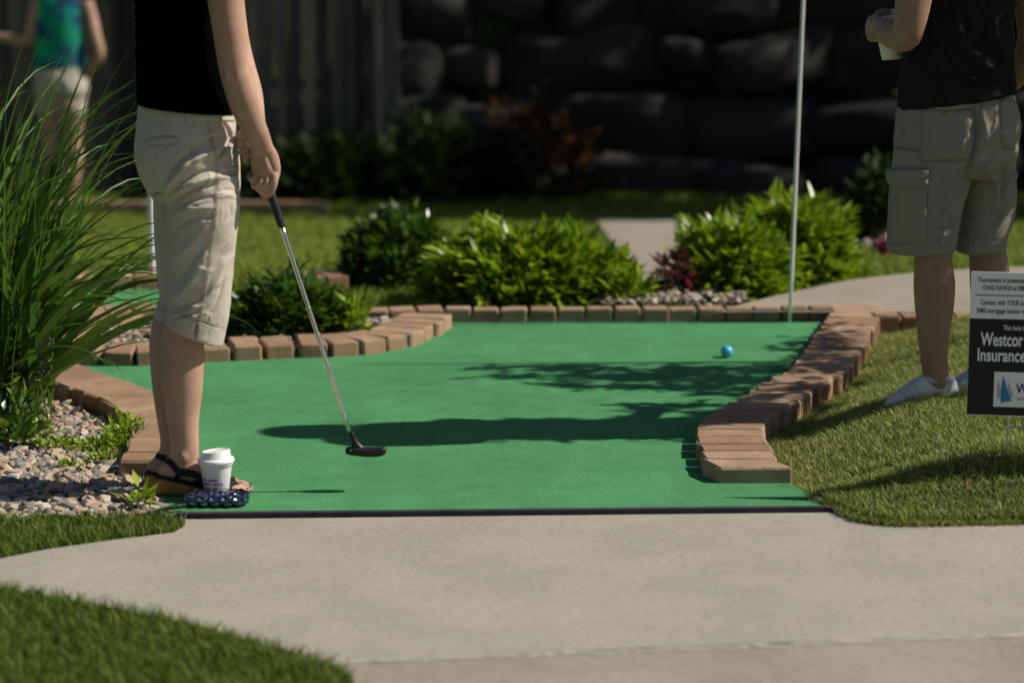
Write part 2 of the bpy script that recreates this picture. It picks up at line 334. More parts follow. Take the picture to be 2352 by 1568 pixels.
# leaves and blades in bulk
def leaf_mesh(C, D, U, L, W, fold=0.15, droop=0.15):
    """C base points, D directions, U up hints, L lengths, W widths"""
    D = D / np.linalg.norm(D, axis=1)[:, None]; S = np.cross(D, U); S /= (np.linalg.norm(S, axis=1)[:, None] + 1e-9)
    Nn = np.cross(S, D); L = L[:, None]; W = W[:, None]
    base = C; tip = C + D * L - Nn * L * droop; mid = C + D * L * 0.45 - Nn * W * fold
    l = C + D * L * 0.42 + S * W / 2; r = C + D * L * 0.42 - S * W / 2
    V = np.stack([base, r, tip, mid, l], 1).reshape(-1, 3); k = np.arange(len(C))[:, None] * 5
    return V, [np.concatenate([k + np.array([[0, 1, 2, 3]]), k + np.array([[0, 3, 2, 4]])])]
def rdir(n):
    d = rng.normal(size=(n, 3)); return d / np.linalg.norm(d, axis=1)[:, None]
def grass_mesh(P, h, wd, lean=0.5):
    n = len(P); a = rng.uniform(0, 2 * np.pi, n); s = np.stack([np.cos(a), np.sin(a), np.zeros(n)], 1)
    b = rng.uniform(0, 2 * np.pi, n); ln = rng.uniform(0.1, 1, n) * lean; d = np.stack([np.cos(b) * ln, np.sin(b) * ln, np.ones(n)], 1)
    h = (h * rng.uniform(0.5, 1.15, n))[:, None]; wd = (wd * rng.uniform(0.7, 1.2, n))[:, None]
    m_ = P + d * h * 0.55; d2 = d.copy(); d2[:, :2] *= 1.9; tip = P + d2 * h * 0.5 + d * h * 0.4
    V = np.stack([P - s * wd / 2, P + s * wd / 2, m_ + s * wd * 0.4, m_ - s * wd * 0.4, tip], 1).reshape(-1, 3)
    k = np.arange(n)[:, None] * 5
    return mesh_np('grass', V, [k + np.array([[0, 1, 2, 3]]), k + np.array([[3, 2, 4]])])
def inside(poly, X, Y):
    r = np.zeros(len(X), bool); j = len(poly) - 1
    for i in range(len(poly)):
        xi, yi = poly[i][0], poly[i][1]; xj, yj = poly[j][0], poly[j][1]
        c = ((yi > Y) != (yj > Y)) & (X < (xj - xi) * (Y - yi) / (yj - yi + 1e-12) + xi); r ^= c; j = i
    return r
def sheet(name, pts, z, m, thick=0.0, kind='structure', parent=None):
    bm = bmesh.new(); vs = [bm.verts.new((p[0], p[1], z)) for p in pts]; f = bm.faces.new(vs)
    f.normal_update()
    if f.normal.z < 0: f.normal_flip()
    if thick:
        r = bmesh.ops.extrude_face_region(bm, geom=[f])
        for v in [g for g in r['geom'] if isinstance(g, bmesh.types.BMVert)]: v.co.z -= 0
        for v in vs: v.co.z -= thick
    bmesh.ops.triangulate(bm, faces=[f_ for f_ in bm.faces if len(f_.verts) > 4])
    me = bpy.data.meshes.new(name); bm.to_mesh(me); bm.free()
    o = obj(name, me, m, parent, smooth_on=False)
    if not parent and kind: o['kind'] = kind
    return o
def px_poly(pts, z=0): return [G(x, y, z).to_2d() for x, y in pts]

# ================================================================== THE SETTING
# ---- ground, one sheet to the horizon
def base_z(X, Y):
    z = -0.05 + zfar(Y)
    z += 1.6 * float(sstep((Y - 19.6) / 2.2)) * float(sstep((X + 1.2) / 0.6)) + 1.5 * float(sstep((Y - 22) / 20))
    return z
xs = sorted(set(list(np.linspace(-300, -9, 9)) + list(np.linspace(-8, 8, 41)) + list(np.linspace(9, 300, 9))))
ys = sorted(set(list(np.linspace(-60, 2, 6)) + list(np.linspace(2.5, 30, 70)) + list(np.linspace(33, 500, 12))))
V = [(x, y, base_z(x, y)) for y in ys for x in xs]; nx = len(xs)
F = [(j * nx + i, j * nx + i + 1, (j + 1) * nx + i + 1, (j + 1) * nx + i) for j in range(len(ys) - 1) for i in range(nx - 1)]
ground = obj('ground', mesh_np('ground', V, [F]), 'ground_grass', center=False); tag(ground, 'grassy ground running back to the boulder wall', 'ground', kind='structure')

# ---- putting green
turf_a = [(395, 1187), (1160, 1181), (1925, 1172), (1870, 1145), (1812, 1112)]
turf_b = [(1960, 733), (1060, 735), (880, 770), (700, 795), (60, 815), (-60, 850), (60, 866), (150, 890), (250, 945), (320, 1010), (325, 1085), (335, 1130)]
TURF_Z = 0.006
green = sheet('putting_green', px_poly(turf_a) + [Vector((q.x + 0.09, q.y + .03)) for q in [G(a, b) for a, b in ((1640, 1114), (1617, 1085), (1604, 1050), (1602, 1015), (1628, 988), (1702, 945), (1802, 888), (1842, 848), (1874, 795), (1900, 750))]] + px_poly(turf_b), TURF_Z, 'turf', 0.03)
tag(green, 'green felt putting surface the golfer stands on', 'putting green')
e0, e1 = G(405, 1188.5), G(1928, 1173.5); d = (e1 - e0).normalized(); nrm = Vector((d.y, -d.x, 0))
mb = MB(); c = (e0 + e1) / 2; mb.box((c.x, c.y, 0.002) , ((e1 - e0).length, 0.022, 0.022), Matrix.Rotation(math.atan2(d.y, d.x), 3, 'Z'))
o = obj('rubber_edging', mb.mesh(), 'edging', smooth_on=False); tag(o, 'dark purple rubber strip along front edge of the green', 'edging strip', kind='structure')
# second greens at the left
g2 = sheet('putting_green', px_poly([(-20, 800), (110, 795), (245, 768), (330, 748), (120, 748), (-20, 752)]), 0.0, 'turf', 0.03); tag(g2, 'smaller green beyond the left brick border')
g3 = sheet('putting_green', px_poly([(40, 735), (160, 716), (300, 702), (420, 690), (420, 662), (160, 668), (40, 672)]), 0.0, 'turf', 0.03); tag(g3, 'narrow green strip below the far lawn')

# ---- front concrete
joint = [(700, 1526), (1000, 1512), (1500, 1490), (2000, 1471), (2420, 1456)]
left_lo = [(760, 1522), (640, 1488), (500, 1448), (380, 1418), (200, 1384), (0, 1349), (-300, 1310)]
left_up = [(-300, 1325 - 8), (0, 1282), (100, 1262), (250, 1240), (400, 1222), (425, 1205), (412, 1192)]
right_up = [(1930, 1176), (1975, 1196), (2050, 1206), (2200, 1205), (2420, 1200)]
back_slab = [(-900, 1330), (-900, 1400), (-300, 1330)] 
lp = px_poly([(760, 1523)] + left_lo[1:-1] + [(-300, 1300), (-900, 1290), (-900, 1250), (-300, 1275)] + left_up[1:] + right_up + [(3300, 1180), (3300, 1424), (2420, 1452), (1500, 1486), (1000, 1508)])
slab = sheet('concrete_path', lp, 0.0, 'concrete', 0.10); tag(slab, 'pale concrete path in front of the green', 'path')
fr = px_poly([(768, 1527), (1000, 1518), (1500, 1495), (2000, 1476), (2420, 1461), (3300, 1428), (3600, 2300), (1500, 2300), (950, 2000), (806, 1556)])
slab2 = sheet('concrete_path', fr, 0.002, 'concrete_warm', 0.10); tag(slab2, 'nearest concrete slab below the ragged joint', 'path')
mb = MB(); top = []; 
for i in range(140):
    t = i / 139; x = 755 + t * 2400; y0 = 1524.5 - t * 2400 * 0.0398 + 3 * noise.noise(Vector((x * 0.012, 0, 0)))
    hw = 3.2 + 2.2 * noise.noise(Vector((x * 0.03, 5, 0)))
    a, b = G(x, y0 - hw, 0), G(x, y0 + hw, 0); z = 0.003 + 0.002 * noise.noise(Vector((x * 0.06, 9, 0)))
    top.append([(a.x, a.y, -0.03), (a.x, a.y, z), (b.x, b.y, z + 0.001), (b.x, b.y, -0.03)])
mb.loft([[Vector(p) for p in r] for r in top]); o = obj('expansion_joint', mb.mesh(), 'grout', smooth_on=False); tag(o, 'ragged pale mortar joint between the concrete slabs', 'joint', kind='structure')

# ---- back paths (lie on the sloping ground)
def path_rows(name, rows, label, dz=0.0):
    mb = MB(); R = cr(rows, 5); rings = []
    for xl, xr, y in R:
        a, b = GT(xl, y, dz), GT(xr, y, dz); n = 8
        rings.append([a.lerp(b, k / n) for k in range(n + 1)])
    mb.loft(rings, cap=False, closed=False); o = obj(name, mb.mesh(), 'concrete_warm'); tag(o, label, 'path', kind='structure')
    for p in o.data.polygons: pass
    return o
path_rows('back_path', [(1640, 3400, 716), (1690, 3400, 702), (1745, 3400, 688), (1830, 3400, 668), (1960, 3400, 642), (2150, 3400, 622), (2360, 3400, 611)], 'pale concrete path curving away behind the flag pole', 0.046)
path_rows('back_path', [(1470, 1720, 650), (1440, 1640, 600), (1410, 1580, 560), (1380, 1550, 520), (1370, 1560, 503)], 'pale concrete path between the two leafy shrubs', 0.01)

# ---- right lawn mound
XIN = [(q.y, q.x) for q in [G(a, b) for a, b in ((1640, 1114), (1617, 1085), (1604, 1050), (1602, 1015), (1628, 988), (1702, 945), (1802, 888), (1842, 848), (1874, 795), (1910, 742))]]
def xin(Y):  # turf-side edge of the right brick border
    pts = XIN
    return float(np.interp(Y, [p[0] for p in pts], [p[1] for p in pts]))
def mound(X, Y):
    xe = xin(Y) + 0.19
    if Y < 6.4: xe = 0.78
    return -0.016 + 0.034 * float(sstep((6.5 - Y) / .3)) + 0.13 * float(sstep((X - xe) / 0.55)) * float(sstep((Y - 5.98) / 0.35)) * float(sstep((9.15 - Y) / 0.5))
edge_r = px_poly([(1812, 1112), (1868, 1146), (1926, 1174), (1975, 1196), (2050, 1206), (2200, 1205), (2420, 1200), (3300, 1180)])
lawn_poly = [(p.x, p.y) for p in edge_r] + [(6, 6.2), (6, 8.95)] + [(xin(y) + 0.17, y) for y in np.linspace(8.9, 6.38, 12)]
gx, gy = np.meshgrid(np.arange(0.66, 6.0, 0.05), np.arange(5.85, 9.0, 0.05)); idx = -np.ones(gx.shape, int); V = []; F = []
for j in range(gx.shape[0]):
    for i in range(gx.shape[1]):
        idx[j, i] = len(V); V.append((gx[j, i], gy[j, i], mound(gx[j, i], gy[j, i])))
cin = inside(lawn_poly, gx.ravel(), gy.ravel()).reshape(gx.shape)
for j in range(gx.shape[0] - 1):
    for i in range(gx.shape[1] - 1):
        if cin[j, i] and cin[j + 1, i] and cin[j, i + 1] and cin[j + 1, i + 1]: F.append((idx[j, i], idx[j, i + 1], idx[j + 1, i + 1], idx[j + 1, i]))
used = sorted({k for f in F for k in f}); mp_ = {k: i for i, k in enumerate(used)}
o = obj('lawn', mesh_np('lawn', [V[k] for k in used], [[tuple(mp_[k] for k in f) for f in F]]), 'lawn_soil'); tag(o, 'lawn rising right of the brick border', 'lawn', kind='structure')

def scatter(poly, dens, zf, jitter=None):
    P = np.array([(p[0], p[1]) for p in poly]); lo, hi = P.min(0), P.max(0); n = int((hi - lo).prod() * dens)
    X = rng.uniform(lo[0], hi[0], n); Y = rng.uniform(lo[1], hi[1], n); k = inside(poly, X, Y); X, Y = X[k], Y[k]
    return np.stack([X, Y, np.array([zf(a, b) for a, b in zip(X, Y)])], 1)
near_lawn = [p for p in lawn_poly if p[0] < 2.2]
near_lawn = [(p.x, p.y) for p in edge_r[:7]] + [(2.2, 6.0), (2.2, 8.95)] + [(xin(y) + 0.19, y) for y in np.linspace(8.9, 6.35, 12)]
ex = np.array([tuple(p) for p in edge_r[1:7]]); tq = rng.uniform(0, 1, 3500); exs = np.array([np.interp(tq, np.linspace(0, 1, 6), ex[:, i]) for i in (0, 1)]).T + rng.normal(0, .009, (3500, 2))
P = np.concatenate([scatter(near_lawn, 42000, lambda a, b: mound(a, b) - 0.004), np.c_[exs, np.full(3500, -0.002)]])
o = obj('lawn_grass', grass_mesh(P, 0.024, 0.0027, 0.95), 'grass'); tag(o, 'short mown grass right of the brick border', 'grass', kind='stuff')
# left front grass patches
lf1 = px_poly(left_lo + [(-300, 1900), (900, 1900), (815, 1568)])
lf1 = [(p.x, p.y) for p in lf1]; P = scatter(lf1, 26000, lambda a, b: -0.012)
o = obj('lawn_grass', grass_mesh(P, 0.045, 0.0036, 0.8), 'grass_shaded'); tag(o, 'short grass at the near left corner below the path', 'grass', kind='stuff')
lf2 = [(p.x, p.y) for p in px_poly(left_up + [(395, 1186), (250, 1189), (100, 1189), (0, 1190), (-300, 1195)])]
P = scatter(lf2, 26000, lambda a, b: -0.006)
o = obj('lawn_grass', grass_mesh(P, 0.036, 0.0033, 0.8), 'grass_shaded'); tag(o, 'strip of grass between the gravel bed and path', 'grass', kind='stuff')
# far lawn
bp_poly = [(p.x, p.y) for p in [GT(a, b) for a, b in ((1640, 716), (1690, 702), (1830, 668), (1960, 642), (2150, 622), (2360, 611), (2600, 605), (2600, 720))]]
bp2 = [(p.x, p.y) for p in [GT(a, b) for a, b in ((1470, 655), (1440, 600), (1410, 560), (1380, 520), (1370, 503), (1560, 503), (1555, 520), (1580, 560), (1640, 600), (1720, 650))]]
n = 260000; Yv = 9.3 + (rng.uniform(0, 1, n) ** 1.25) * 9.6; Xv = rng.uniform(-0.30, 0.30, n) * Yv
k = ~inside(bp_poly, Xv, Yv) & ~inside(bp2, Xv, Yv) & ~((Yv < 9.75) & (Xv < -1.0)) ; Xv, Yv = Xv[k], Yv[k]
P = np.stack([Xv, Yv, np.array([zfar(b) for b in Yv]) - 0.05], 1)
o = obj('far_lawn_grass', grass_mesh(P, 0.075, 0.013, 0.8), 'grass_far'); tag(o, 'sunlit mown lawn beyond the green', 'grass', kind='stuff')

# ---- gravel beds
def stone_mesh(name, seed, flat=0.62):
    r = random.Random(seed); bm = bmesh.new()
    for _ in range(15):
        v = Vector((r.gauss(0, 1), r.gauss(0, 1), r.gauss(0, 1))).normalized() * r.uniform(0.8, 1.05); v.z *= flat; v.y *= 0.8; bm.verts.new(v)
    res = bmesh.ops.convex_hull(bm, input=bm.verts)
    for g in set(res['geom_interior'] + res['geom_unused']):
        if isinstance(g, bmesh.types.BMVert) and g.is_valid: bm.verts.remove(g)
    me = bpy.data.meshes.new(name); bm.to_mesh(me); bm.free(); return me
bed_px = [(-40, 905), (60, 900), (120, 925), (190, 945), (250, 965), (310, 1030), (330, 1090), (345, 1140), (400, 1186), (250, 1190), (-200, 1195), (-200, 950)]
bed = sheet('gravel_bed', px_poly(bed_px), -0.012, 'soil', 0.04); tag(bed, 'bed of crushed stone left of the golfer', 'gravel bed')
SM = [stone_mesh('stone', s) for s in range(10)]
for m_ in SM: m_.materials.append(M['stone'])
bpoly = [(p.x, p.y) for p in px_poly(bed_px)]
cand = scatter(bpoly, 3600, lambda a, b: 0)
big = []; small = []
for p in cand:
    s_ = 0.0075 + 0.0185 * random.random() ** 1.4
    (big if s_ > 0.0125 else small).append((p, s_))
big.sort(key=lambda t: -t[1]); x_, y_ = project(np.array([b[0] for b in big]))
vis = [b for b, xx, yy in zip(big, x_, y_) if xx > 0]; parts_b = vis[:290]; pid = {id(b) for b in parts_b}; rest = [b for b in big if id(b) not in pid]
for i, (p, s_) in enumerate(parts_b):
    o = place('stone', SM[i % 10], (p[0], p[1], -0.004 + random.uniform(0, 0.012)), bed, random.uniform(0, 6.3), random.uniform(-.5, .5), random.uniform(-.5, .5), (s_ * random.uniform(.9, 1.5), s_ * random.uniform(.9, 1.3), s_ * random.uniform(.8, 1.1)))
def stone_mass(name, items, m, parent, zlo=-0.008, zhi=0.006, seed=0):
    mats = [(verts_of(s_), np.array([tuple(p.vertices) for p in s_.polygons])) for s_ in SM]; Vs = []; Fs = []; k = 0
    for i, (p, s_) in enumerate(items):
        v, f = mats[i % 10]; R = np.array(Matrix.Rotation(random.uniform(0, 6.3), 3, 'Z') @ Matrix.Rotation(random.uniform(-.6, .6), 3, 'X'))
        Vs.append((v * s_ * rng.uniform(.85, 1.35, 3)) @ R.T + np.array([p[0], p[1], p[2] + random.uniform(zlo, zhi)])); Fs.append(f + k); k += len(v)
    o = obj(name, mesh_np(name, np.concatenate(Vs), [np.concatenate(Fs)]), m, parent, smooth_on=False); o['kind'] = 'stuff'; return o
stone_mass('small_stones', small + rest, 'gravel', bed)
# pale pebbles round the shrubs
def pebbles(px, dens, size, label, zt=0.03):
    poly = [(p.x, p.y) for p in [GT(a, b) for a, b in px]]
    P = scatter(poly, dens, lambda a, b: zfar(b) + zt)
    o = stone_mass('pebbles', [(p, size * random.uniform(.7, 1.4)) for p in P], 'pebble', None, -0.01, 0.012); tag(o, label, 'pebbles', kind='stuff')
pebbles([(560, 822), (700, 812), (800, 805), (880, 780), (900, 752), (820, 752), (660, 775), (560, 800)], 1600, 0.013, 'pale pebbles at the foot of the shrub behind the golfer')
pebbles([(150, 812), (350, 808), (360, 770), (250, 775), (170, 795)], 1500, 0.013, 'pale pebbles behind the far left bricks')
pebbles([(1360, 722), (1700, 722), (1720, 702), (1560, 690), (1400, 700)], 1500, 0.014, 'pale pebbles behind the back brick row', 0.045)
pebbles([(1950, 575), (2060, 575), (2060, 540), (1950, 540)], 500, 0.03, 'pale stones beside the path behind the man', 0.03)

# ---- bricks
def brick_mesh(seed, L=0.195, W=0.092, H=0.085):
    bm = bmesh.new(); bmesh.ops.create_cube(bm, size=1)
    for v in bm.verts: v.co = Vector((v.co.x * L, v.co.y * W, (v.co.z + 0.5) * H))
    bmesh.ops.bevel(bm, geom=list(bm.edges), offset=0.007, segments=1, affect='EDGES', profile=0.5)
    r = random.Random(seed)
    for v in bm.verts: v.co += Vector((r.uniform(-1, 1), r.uniform(-1, 1), r.uniform(-1, 1))) * 0.0024
    me = bpy.data.meshes.new('brick'); bm.to_mesh(me); bm.free(); me.materials.append(M['brick']); return me
BM = [brick_mesh(s) for s in range(6)]
def cut_brick(k, seed):
    me = brick_mesh(seed)
    for v in me.vertices: v.co.x += k * v.co.y
    return me
def border(label, loc):
    return empty('brick_border', loc, label, 'border', None)
def bricks_along(par, pts, pitch, outward, z=0.0, L=0.195, dep=1.0, dz=0.002, start=0.0):
    P = np.array([(p[0], p[1]) for p in pts]); P = cr(P, 12); seg = np.r_[0, np.cumsum(np.hypot(*np.diff(P, axis=0).T))]
    s_ = start; i = 0
    while s_ < seg[-1]:
        x = np.interp(s_, seg, P[:, 0]); y = np.interp(s_, seg, P[:, 1]); x2 = np.interp(s_ + 0.03, seg, P[:, 0]); y2 = np.interp(s_ + 0.03, seg, P[:, 1])
        x1 = np.interp(s_ - 0.03, seg, P[:, 0]); y1 = np.interp(s_ - 0.03, seg, P[:, 1])
        t = np.array([x2 - x1, y2 - y1]); t /= np.hypot(*t); nn = np.array([-t[1], t[0]]) * outward
        c = np.array([x, y]) + nn * (L * dep / 2 + random.uniform(-.004, .004))
        place('brick', BM[i % 6], (c[0], c[1], z - .029 + (zfar(c[1]) if c[1] > 10 else 0) + random.uniform(-dz, dz)), par, math.atan2(nn[1], nn[0]) + random.uniform(-.025, .025) + (math.pi if i % 2 else 0), sc=(dep, 1.075, 1))
        s_ += pitch * random.uniform(0.98, 1.03); i += 1
# right border
rb = border('curved row of tan bricks along right side of the green', (0.75, 7.4, 0))
y = XIN[0][0] + 0.047; i = 0
while y < 9.16:
    x = xin(y) + 0.0975
    k_ = (xin(y + .05) - xin(y - .05)) / .1 if i else -.45
    place('brick', cut_brick(k_ * (1 if i < 7 else .55), i), (x + random.uniform(-.004, .004), y, -0.034 + random.uniform(-.002, .002)), rb, random.uniform(-.012, .012), sc=(1.03, 1.05, 1.0))
    y += 0.0985; i += 1
# far row
fb = border('straight back row of bricks behind the flag pole', (0, 9.1, 0))
bricks_along(fb, [G(1052, 744), G(1500, 743), G(1912, 741)], 0.1055, 1, dep=.38)
fb2 = border('row of bricks between lawn and path behind the man', (1.5, 9.1, 0))
bricks_along(fb2, [G(2040, 760), G(2250, 759), G(2420, 758)], 0.1, 1, z=0.0, dep=.5)
# far-left curve
lb = border('curving row of bricks round the far left of the green', (-0.8, 8.0, 0))
bricks_along(lb, [G(40, 845), G(200, 844), G(350, 843), G(520, 834), (G(700, 826)), G(785, 823), G(880, 813), G(955, 797), G(1005, 776), G(1046, 752)], 0.112, 1)
# near-left curve
nb = border('curving brick border left of the golfer by the gravel', (-0.95, 7.0, 0))
bricks_along(nb, [G(440, 1088), G(455, 1050), G(450, 1008), G(415, 966), G(353, 933), G(231, 887), G(132, 854), G(60, 842)], 0.1005, 1, z=-0.004)
# planter back row
pb = border('short brick row closing the planter behind the golfer', (-0.5, 9.1, 0))
bricks_along(pb, [G(800, 748), G(900, 747), G(1010, 744)], 0.104, 1, dep=.5)
# left small holes
hb = border('brick row between the two small greens at left', (-1.4, 9, 0)); bricks_along(hb, [G(20, 758), G(180, 756), G(345, 748)], 0.104, 1)
hb2 = border('diagonal brick row beside pebbles at far left', (-1.3, 8.6, 0)); bricks_along(hb2, [G(90, 812), G(190, 795), G(260, 772), G(345, 745)], 0.101, 1, z=-0.01)
hb3 = border('brick row at the foot of the far lawn', (-1.5, 10, 0)); bricks_along(hb3, [GT(100, 668), GT(250, 666), GT(470, 660)], 0.104, 1)
hb5 = border('brick corner left of the dark flowering shrub', (-0.9, 10, 0)); bricks_along(hb5, [GT(720, 668), GT(800, 662)], 0.104, 1)
hb4 = border('distant brick edging along top of the far lawn', (-2, 16.6, -0.6)); 
for i in range(22):
    p = GT(130 + i * 29, 485, 0); place('brick', BM[i % 6], (p.x, p.y, p.z - 0.015), hb4, random.uniform(-.05, .05), sc=(0.47, 1, 1.0))

# ---- boulder wall at the back
bw = empty('boulder_wall', (2, 18.9, -0.62), 'dark stacked boulder retaining wall in shade behind the green', 'wall')
def boulder_mesh(seed):
    bm = bmesh.new(); bmesh.ops.create_icosphere(bm, subdivisions=3, radius=0.5); o_ = Vector((seed * 3.7, seed * 1.3, 0))
    for v in bm.verts:
        c = v.co.copy(); p = Vector([math.copysign(abs(q / 0.5) ** 0.5, q) * 0.5 for q in c])
        v.co = p * (1 + 0.22 * noise.noise(c * 2.2 + o_) + 0.09 * noise.noise(c * 6 + o_))
    me = bpy.data.meshes.new('boulder'); bm.to_mesh(me); bm.free(); me.materials.append(M['boulder']); smooth(me); return me
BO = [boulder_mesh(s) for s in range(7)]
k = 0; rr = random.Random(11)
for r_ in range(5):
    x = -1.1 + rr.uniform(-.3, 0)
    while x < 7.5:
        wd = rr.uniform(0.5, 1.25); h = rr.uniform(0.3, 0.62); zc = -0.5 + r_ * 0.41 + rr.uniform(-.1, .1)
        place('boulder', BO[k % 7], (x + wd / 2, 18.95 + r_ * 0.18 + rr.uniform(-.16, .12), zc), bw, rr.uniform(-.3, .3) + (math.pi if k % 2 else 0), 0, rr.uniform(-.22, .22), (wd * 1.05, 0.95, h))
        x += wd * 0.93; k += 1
# ---- weathered plank fence
fe = empty('plank_fence', (-2.6, 18.6, -0.62), 'weathered grey vertical plank fence behind the golfer', 'fence')
x = -5.6; i = 0
PL = []
for s_ in range(5):   # slabs sawn from the outside of a log: flat back, rounded front
    mb = MB(); rings = []
    for k in range(9):
        z = k / 8; wob = 0.007 * noise.noise(Vector((z * 4, s_ * 5, 0))); bul = 0.040 * (1 + .25 * noise.noise(Vector((z * 5, s_ * 7, 3))))
        top = 2.3 + (0.05 * noise.noise(Vector((s_ * 3, 1, 0))) if k == 8 else 0)
        rings.append([Vector((.052 + wob, .012, z * top)), Vector((-.052 + wob, .012, z * top))] + [Vector((-.052 * math.cos(t) + wob, -bul * math.sin(t), z * top)) for t in (0.35, 0.9, 1.57, 2.24, 2.79)])
    mb.loft(rings); me = mb.mesh('plank'); bmx = bmesh.new(); bmx.from_mesh(me); bmesh.ops.recalc_face_normals(bmx, faces=bmx.faces); bmx.to_mesh(me); bmx.free(); me.materials.append(M['plank']); PL.append(me)
while x < -0.98:
    place('plank', PL[i % 5], (x, 18.62 + random.uniform(-.012, .012), -0.68 + random.uniform(-.04, .04)), fe, random.uniform(.0, .42)); x += 0.1065; i += 1
mb = MB(); mb.box((-3.3, 18.66, 0.2), (4.7, 0.04, 0.09)); obj('rail', mb.mesh(), 'plank', fe, False)
mb = MB(); mb.box((-3.3, 18.66, 1.2), (4.7, 0.04, 0.09)); obj('rail', mb.mesh(), 'plank', fe, False)
mb = MB(); mb.box((-0.93, 18.66, 0.5), (0.13, 0.13, 2.4)); obj('post', mb.mesh(), 'plank', fe, False)

# ================================================================== PLANTS
def shrub(name, base, rx, ry, h, n, ll, lw, leafm, label, cat='shrub', group=None, hollow=0.45, up=0.5, lean=(0, 0), flowers=None, rag=0.25):
    root = empty(name, base, label, cat, group)
    d = rdir(n); d[:, 2] = np.abs(d[:, 2]); rad = hollow + (1 - hollow) * rng.uniform(0, 1, n) ** 0.6
    rg = np.array([1 + rag * (noise.noise(Vector(q) * 2.6 + Vector(base)) + 0.6 * noise.noise(Vector(q) * 6 + Vector(base))) for q in d])
    C = np.array(base) + d * (rad * rg)[:, None] * np.array([rx, ry, h]); C[:, 2] = np.maximum(C[:, 2], base[2] + 0.01)
    D = d * np.array([1, 1, 0.4]) + rdir(n) * 0.6 + np.array([0, 0, up]); U = np.tile([0, 0, 1.0], (n, 1)) + rdir(n) * 0.5
    L = ll * (0.35 + 0.95 * rng.uniform(0, 1, n) ** 0.8); Vv, Ff = leaf_mesh(C, D, U, L, lw * rng.uniform(0.7, 1.2, n), 0.2, 0.18)
    Vv[:, 2] = np.maximum(Vv[:, 2], base[2] - 0.01)
    obj('foliage', mesh_np('foliage', Vv, Ff), leafm, root)
    mb = MB()
    for i in range(9):
        a = random.uniform(0, 6.3); q = Vector((math.cos(a) * rx * .6, math.sin(a) * ry * .6, h * random.uniform(.5, .8)))
        b = Vector(base); tube(mb, [b + Vector((math.cos(a) * .02, math.sin(a) * .02, -0.02)), b + q * 0.5 + Vector((0, 0, h * .08)), b + q], [0.008 * h / .4, 0.006 * h / .4, 0.003], 6, 2)
    obj('stems', mb.mesh(), 'stem', root)
    if flowers:
        mname, cnt, sz = flowers; dd = rdir(cnt); dd[:, 2] = np.abs(dd[:, 2]); dd[:, 1] = -np.abs(dd[:, 1])
        for q in dd:
            c = np.array(base) + q * np.array([rx, ry, h]) * 1.0
            C = np.tile(c, (6, 1)); a = np.arange(6) * math.pi / 3; D = np.stack([np.cos(a), -0.4 * np.ones(6), np.sin(a)], 1); Vv, Ff = leaf_mesh(C, D, np.tile([0, 0, 1.], (6, 1)) + rdir(6) * .2, np.full(6, sz), np.full(6, sz * .8))
            obj('flower', mesh_np('flower', Vv, Ff), mname, root)
    return root
def bush_px(x0, x1, ytop, ybase, n, ll, lw, leafm, label, dz=0.0, depth=None, **kw):
    c = GT((x0 + x1) / 2, ybase, dz); s_ = mpp(c.y, c.z + .2); rx = (x1 - x0) / 2 * s_; c = c + Vector((0, (depth or rx) * 0.75, 0)); c.z = zfar(c.y) - 0.01
    t = A((x0 + x1) / 2, ytop, c.y); h = (t.z - c.z) * 0.86
    return shrub('shrub', c, rx, depth or rx, h, n, ll, lw, leafm, label, **kw)
bush_px(505, 800, 612, 792, 1600, 0.068, 0.036, 'leaf_dark', 'dark glossy shrub with pale blooms directly behind the golfer\'s knees', depth=0.2, flowers=('petal_white', 5, 0.016), rag=0.35)
bush_px(770, 850, 665, 790, 160, 0.06, 0.028, 'leaf', 'little yellow green clump right of the dark glossy shrub', depth=0.06, rag=0.4)
bush_px(780, 1040, 470, 655, 2000, 0.072, 0.032, 'leaf_dark', 'dark rounded shrub standing alone on the far lawn', depth=0.24, flowers=('petal_white', 12, 0.016))
bush_px(975, 1440, 500, 712, 4600, 0.078, 0.034, 'leaf', 'broad bright green shrub in middle behind back bricks', depth=0.27, rag=0.34)
bush_px(1370, 1500, 610, 712, 420, 0.07, 0.028, 'leaf', 'low green end clump right of the broad middle shrub', depth=0.12, rag=0.4)
bush_px(1545, 1830, 492, 690, 2900, 0.078, 0.034, 'leaf', 'bright green shrub left of the flag pole by path', depth=0.26, rag=0.34)
bush_px(1700, 1980, 432, 655, 3300, 0.08, 0.035, 'leaf', 'tallest bright green shrub right behind the flag pole', depth=0.26, rag=0.34)
bush_px(1500, 1610, 575, 700, 170, 0.06, 0.03, 'leaf_purple', 'small purple leaved plant with magenta flowers between green shrubs', depth=0.09, flowers=('petal_pink', 4, 0.02), rag=0.4)
bush_px(1880, 1975, 478, 555, 300, 0.09, 0.04, 'leaf_weed', 'pale round bush left of the man by the path', depth=0.15)
bush_px(1975, 2090, 350, 570, 700, 0.10, 0.05, 'leaf_shaded', 'dark shrub with lit tips behind the man', depth=0.3, flowers=None, rag=0.4)
bush_px(2010, 2060, 545, 590, 40, 0.06, 0.03, 'leaf_purple', 'tiny pink flowering plant among stones behind the man', depth=0.06, flowers=('petal_pink', 7, 0.03))
